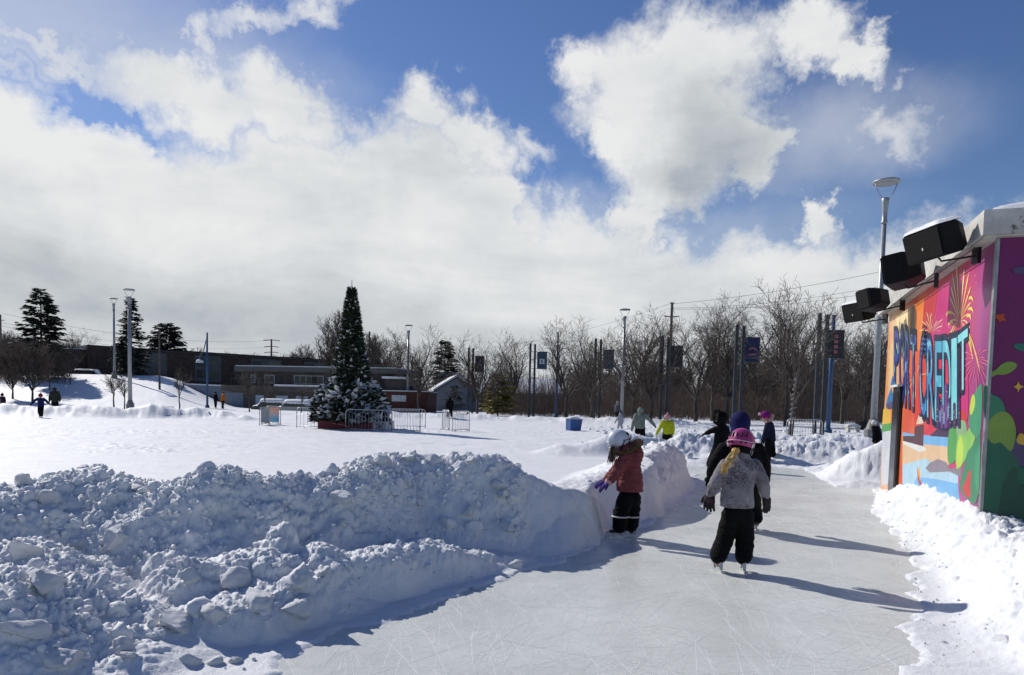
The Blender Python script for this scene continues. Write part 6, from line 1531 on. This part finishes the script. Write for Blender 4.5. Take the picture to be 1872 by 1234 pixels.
# --- smaller figures from one template
def far_person(label, px, Y, H, cm, tm, rz=0, child=False, headc=None, headname=None, arms='down', lean=0.0, zoff=0.0, py=760, stride=.07, gm=BLKF, hood=False, coatlen=.46, group=None, pom=None):
    x = gx(px, Y, py); t_ = thing('person', label, 'person', (x, Y, ground(x, Y)+zoff), R(rz), group)
    hr = H*(.078 if child else .066); sh = H*.80; w = H*.115
    def L(z, y=0.0): return y+lean*max(0, z-.48*H)
    J = dict(head=V3((0, L(H*.92)+.02, H*.925-hr*.1)), shL=V3((-w, L(sh), sh)), shR=V3((w, L(sh), sh)), hipL=V3((-.055*H, 0, .49*H)), hipR=V3((.055*H, 0, .49*H)), knL=V3((-.06*H-stride*.3, stride*.7, .27*H)), knR=V3((.06*H+stride*.3, -stride*.2, .27*H)), anL=V3((-.06*H-stride*.5, stride, .07*H)), anR=V3((.06*H+stride*.5, -stride, .07*H)))
    A = dict(down=[(-.17, 0, .62), (-.18, .05, .47), (.17, 0, .62), (.18, .05, .47)], wide=[(-.26, .02, .72), (-.40, .04, .60), (.26, .02, .72), (.38, .04, .58)], left=[(-.2, .02, .64), (-.27, .05, .5), (.17, 0, .62), (.18, .05, .47)], right=[(-.17, 0, .62), (-.20, .05, .47), (.24, .06, .70), (.36, .12, .56)])[arms]
    for k, n in zip(('elL', 'wrL', 'elR', 'wrR'), A): J[k] = V3((n[0]*H, n[1]*H+L(n[2]*H), n[2]*H))
    vx = max(.014, H*.012)
    body(t_, J, (0, 1, 0), hr, vx*1.2)
    rings = [(V3((0, L(z*H), z*H)), rx*H, ry*H) for z, rx, ry in [(coatlen, .125, .095), (coatlen+.06, .128, .10), (.62, .125, .10), (.72, .13, .098), (.79, .125, .088), (.835, .07, .065)]]
    coat(t_, J, rings, cm, (.06*H, .052*H, .04*H), vx, .006)
    trousers(t_, J, (.075*H, .066*H, .058*H), tm, vx, .005)
    for q, s in (('L', -1), ('R', 1)): d = (J['wr'+q]-J['el'+q]).normalized(); glove(t_, J['wr'+q], d, (-s*.6, .6, -.2), H*.095, gm, .12, .4, max(.006, vx*.5), thumb=s, cuff=False)
    for q in 'LR': skate(t_, J['an'+q], (0, 1, 0), .13*H, BOOT, vx)
    h = J['head']; m = MB()
    if hood: m.ell(h+V3((0, -.02, .01)), (hr*1.25, hr*1.25, hr*1.35), 16); m.cap(h-V3((0, .03, hr*.5)), hr*1.05, h-V3((0, .04, hr*1.2)), hr*1.1); m.skin('hood', headc or cm, t_, vx, 2)
    elif headname: m.ell(h+V3((0, -.01, hr*.30)), (hr*1.14, hr*1.14, hr*1.05), 16); m.skin(headname, headc, t_, vx, 2)
    else: m.ell(h+V3((0, -hr*.1, hr*.22)), (hr*1.02, hr*1.02, hr*1.02), 16); m.skin('hair', headc or HAIRD, t_, vx, 2)
    if pom: m = MB(); m.ell(h+V3((0, -.02, hr*1.5)), (hr*.42, hr*.42, hr*.42), 10); m.build('pompom', pom, t_, True)
    return t_
LIME = fab('lime_coat', (.36, .40, .012), .6); SAGE = fab('sage_coat', (.19, .215, .185)); ORNG = fab('orange_coat', (.46, .13, .01)); OLV = fab('olive_coat', (.028, .032, .024)); PALE = fab('pale_snowsuit', (.33, .33, .38)); GREYC = fab('slate_coat', (.075, .075, .10)); BLUEC = fab('blue_coat', (.012, .016, .085)); REDH = fab('red_hat', (.22, .012, .02)); PNKH = fab('pink_hat', (.42, .24, .26))
far_person('child in a bright lime coat with a pink pompom hat behind the snow wall', 1221, 24, 1.22, LIME, BLKF, 8, True, PNKH, 'hat', 'left', .05, gm=LIME, pom=PNKH, zoff=-.06)
far_person('person in a pale sage hooded coat stooping with one arm out, beside the bare trees', 1171, 25, 1.36, SAGE, BLKF, -8, False, SAGE, 'hood', 'right', .35, hood=True, zoff=-.28)
far_person('toddler in a pale snowsuit at the foot of the grey lamp post', 1134, 40, .98, PALE, PALE, 10, True, PALE, 'hood', 'left', hood=True, zoff=-.05, gm=GREYC)
far_person('adult in a slate coat walking beside the grey ring topped lamp post', 1128, 60, 1.72, GREYC, BLKF, -60, False, pm('grey_hair', (.22, .21, .20), .7), 'hair')
far_person('adult in an orange jacket walking by the blue slim light post', 407, 72, 1.78, ORNG, NAVY, -50, False, pm('dark_brown_hair', (.03, .022, .018), .7), None, 'down', .12, coatlen=.44)
far_person('adult in black walking next to the orange jacket', 394, 72, 1.70, BLK2, BLKF, -40, False, BLK2, 'hat')
far_person('child in a blue coat and red hat skating with both arms held out', 75, 39, 1.30, BLUEC, BLKF, 175, True, REDH, 'hat', 'wide', .0, stride=.13, pom=PNKH)
far_person('adult in a dark olive hooded coat walking behind the child with the red hat', 101, 50, 1.72, OLV, BLKF, 200, False, OLV, 'hood', 'down', .12, hood=True, coatlen=.40)
far_person('child in dark clothes and a pointed hat at the left edge', 5, 48, 1.22, fab('plum_coat', (.028, .016, .026)), BLKF, 170, True, BLKF, 'hat', 'right', pom=BLKF)
far_person('adult in a long black coat standing behind the crowd barriers', 822, 54, 1.55, BLK2, BLKF, 30, False, BLK2, 'hood', hood=True, coatlen=.30)
far_person('person in a black coat with a white hat, partly hidden by the mural building', 1608, 24, 1.22, BLK2, BLKF, 40, False, pm('white_knit', (.6, .6, .6), .9, .2, 30), 'hat', lean=.3, zoff=-.1)
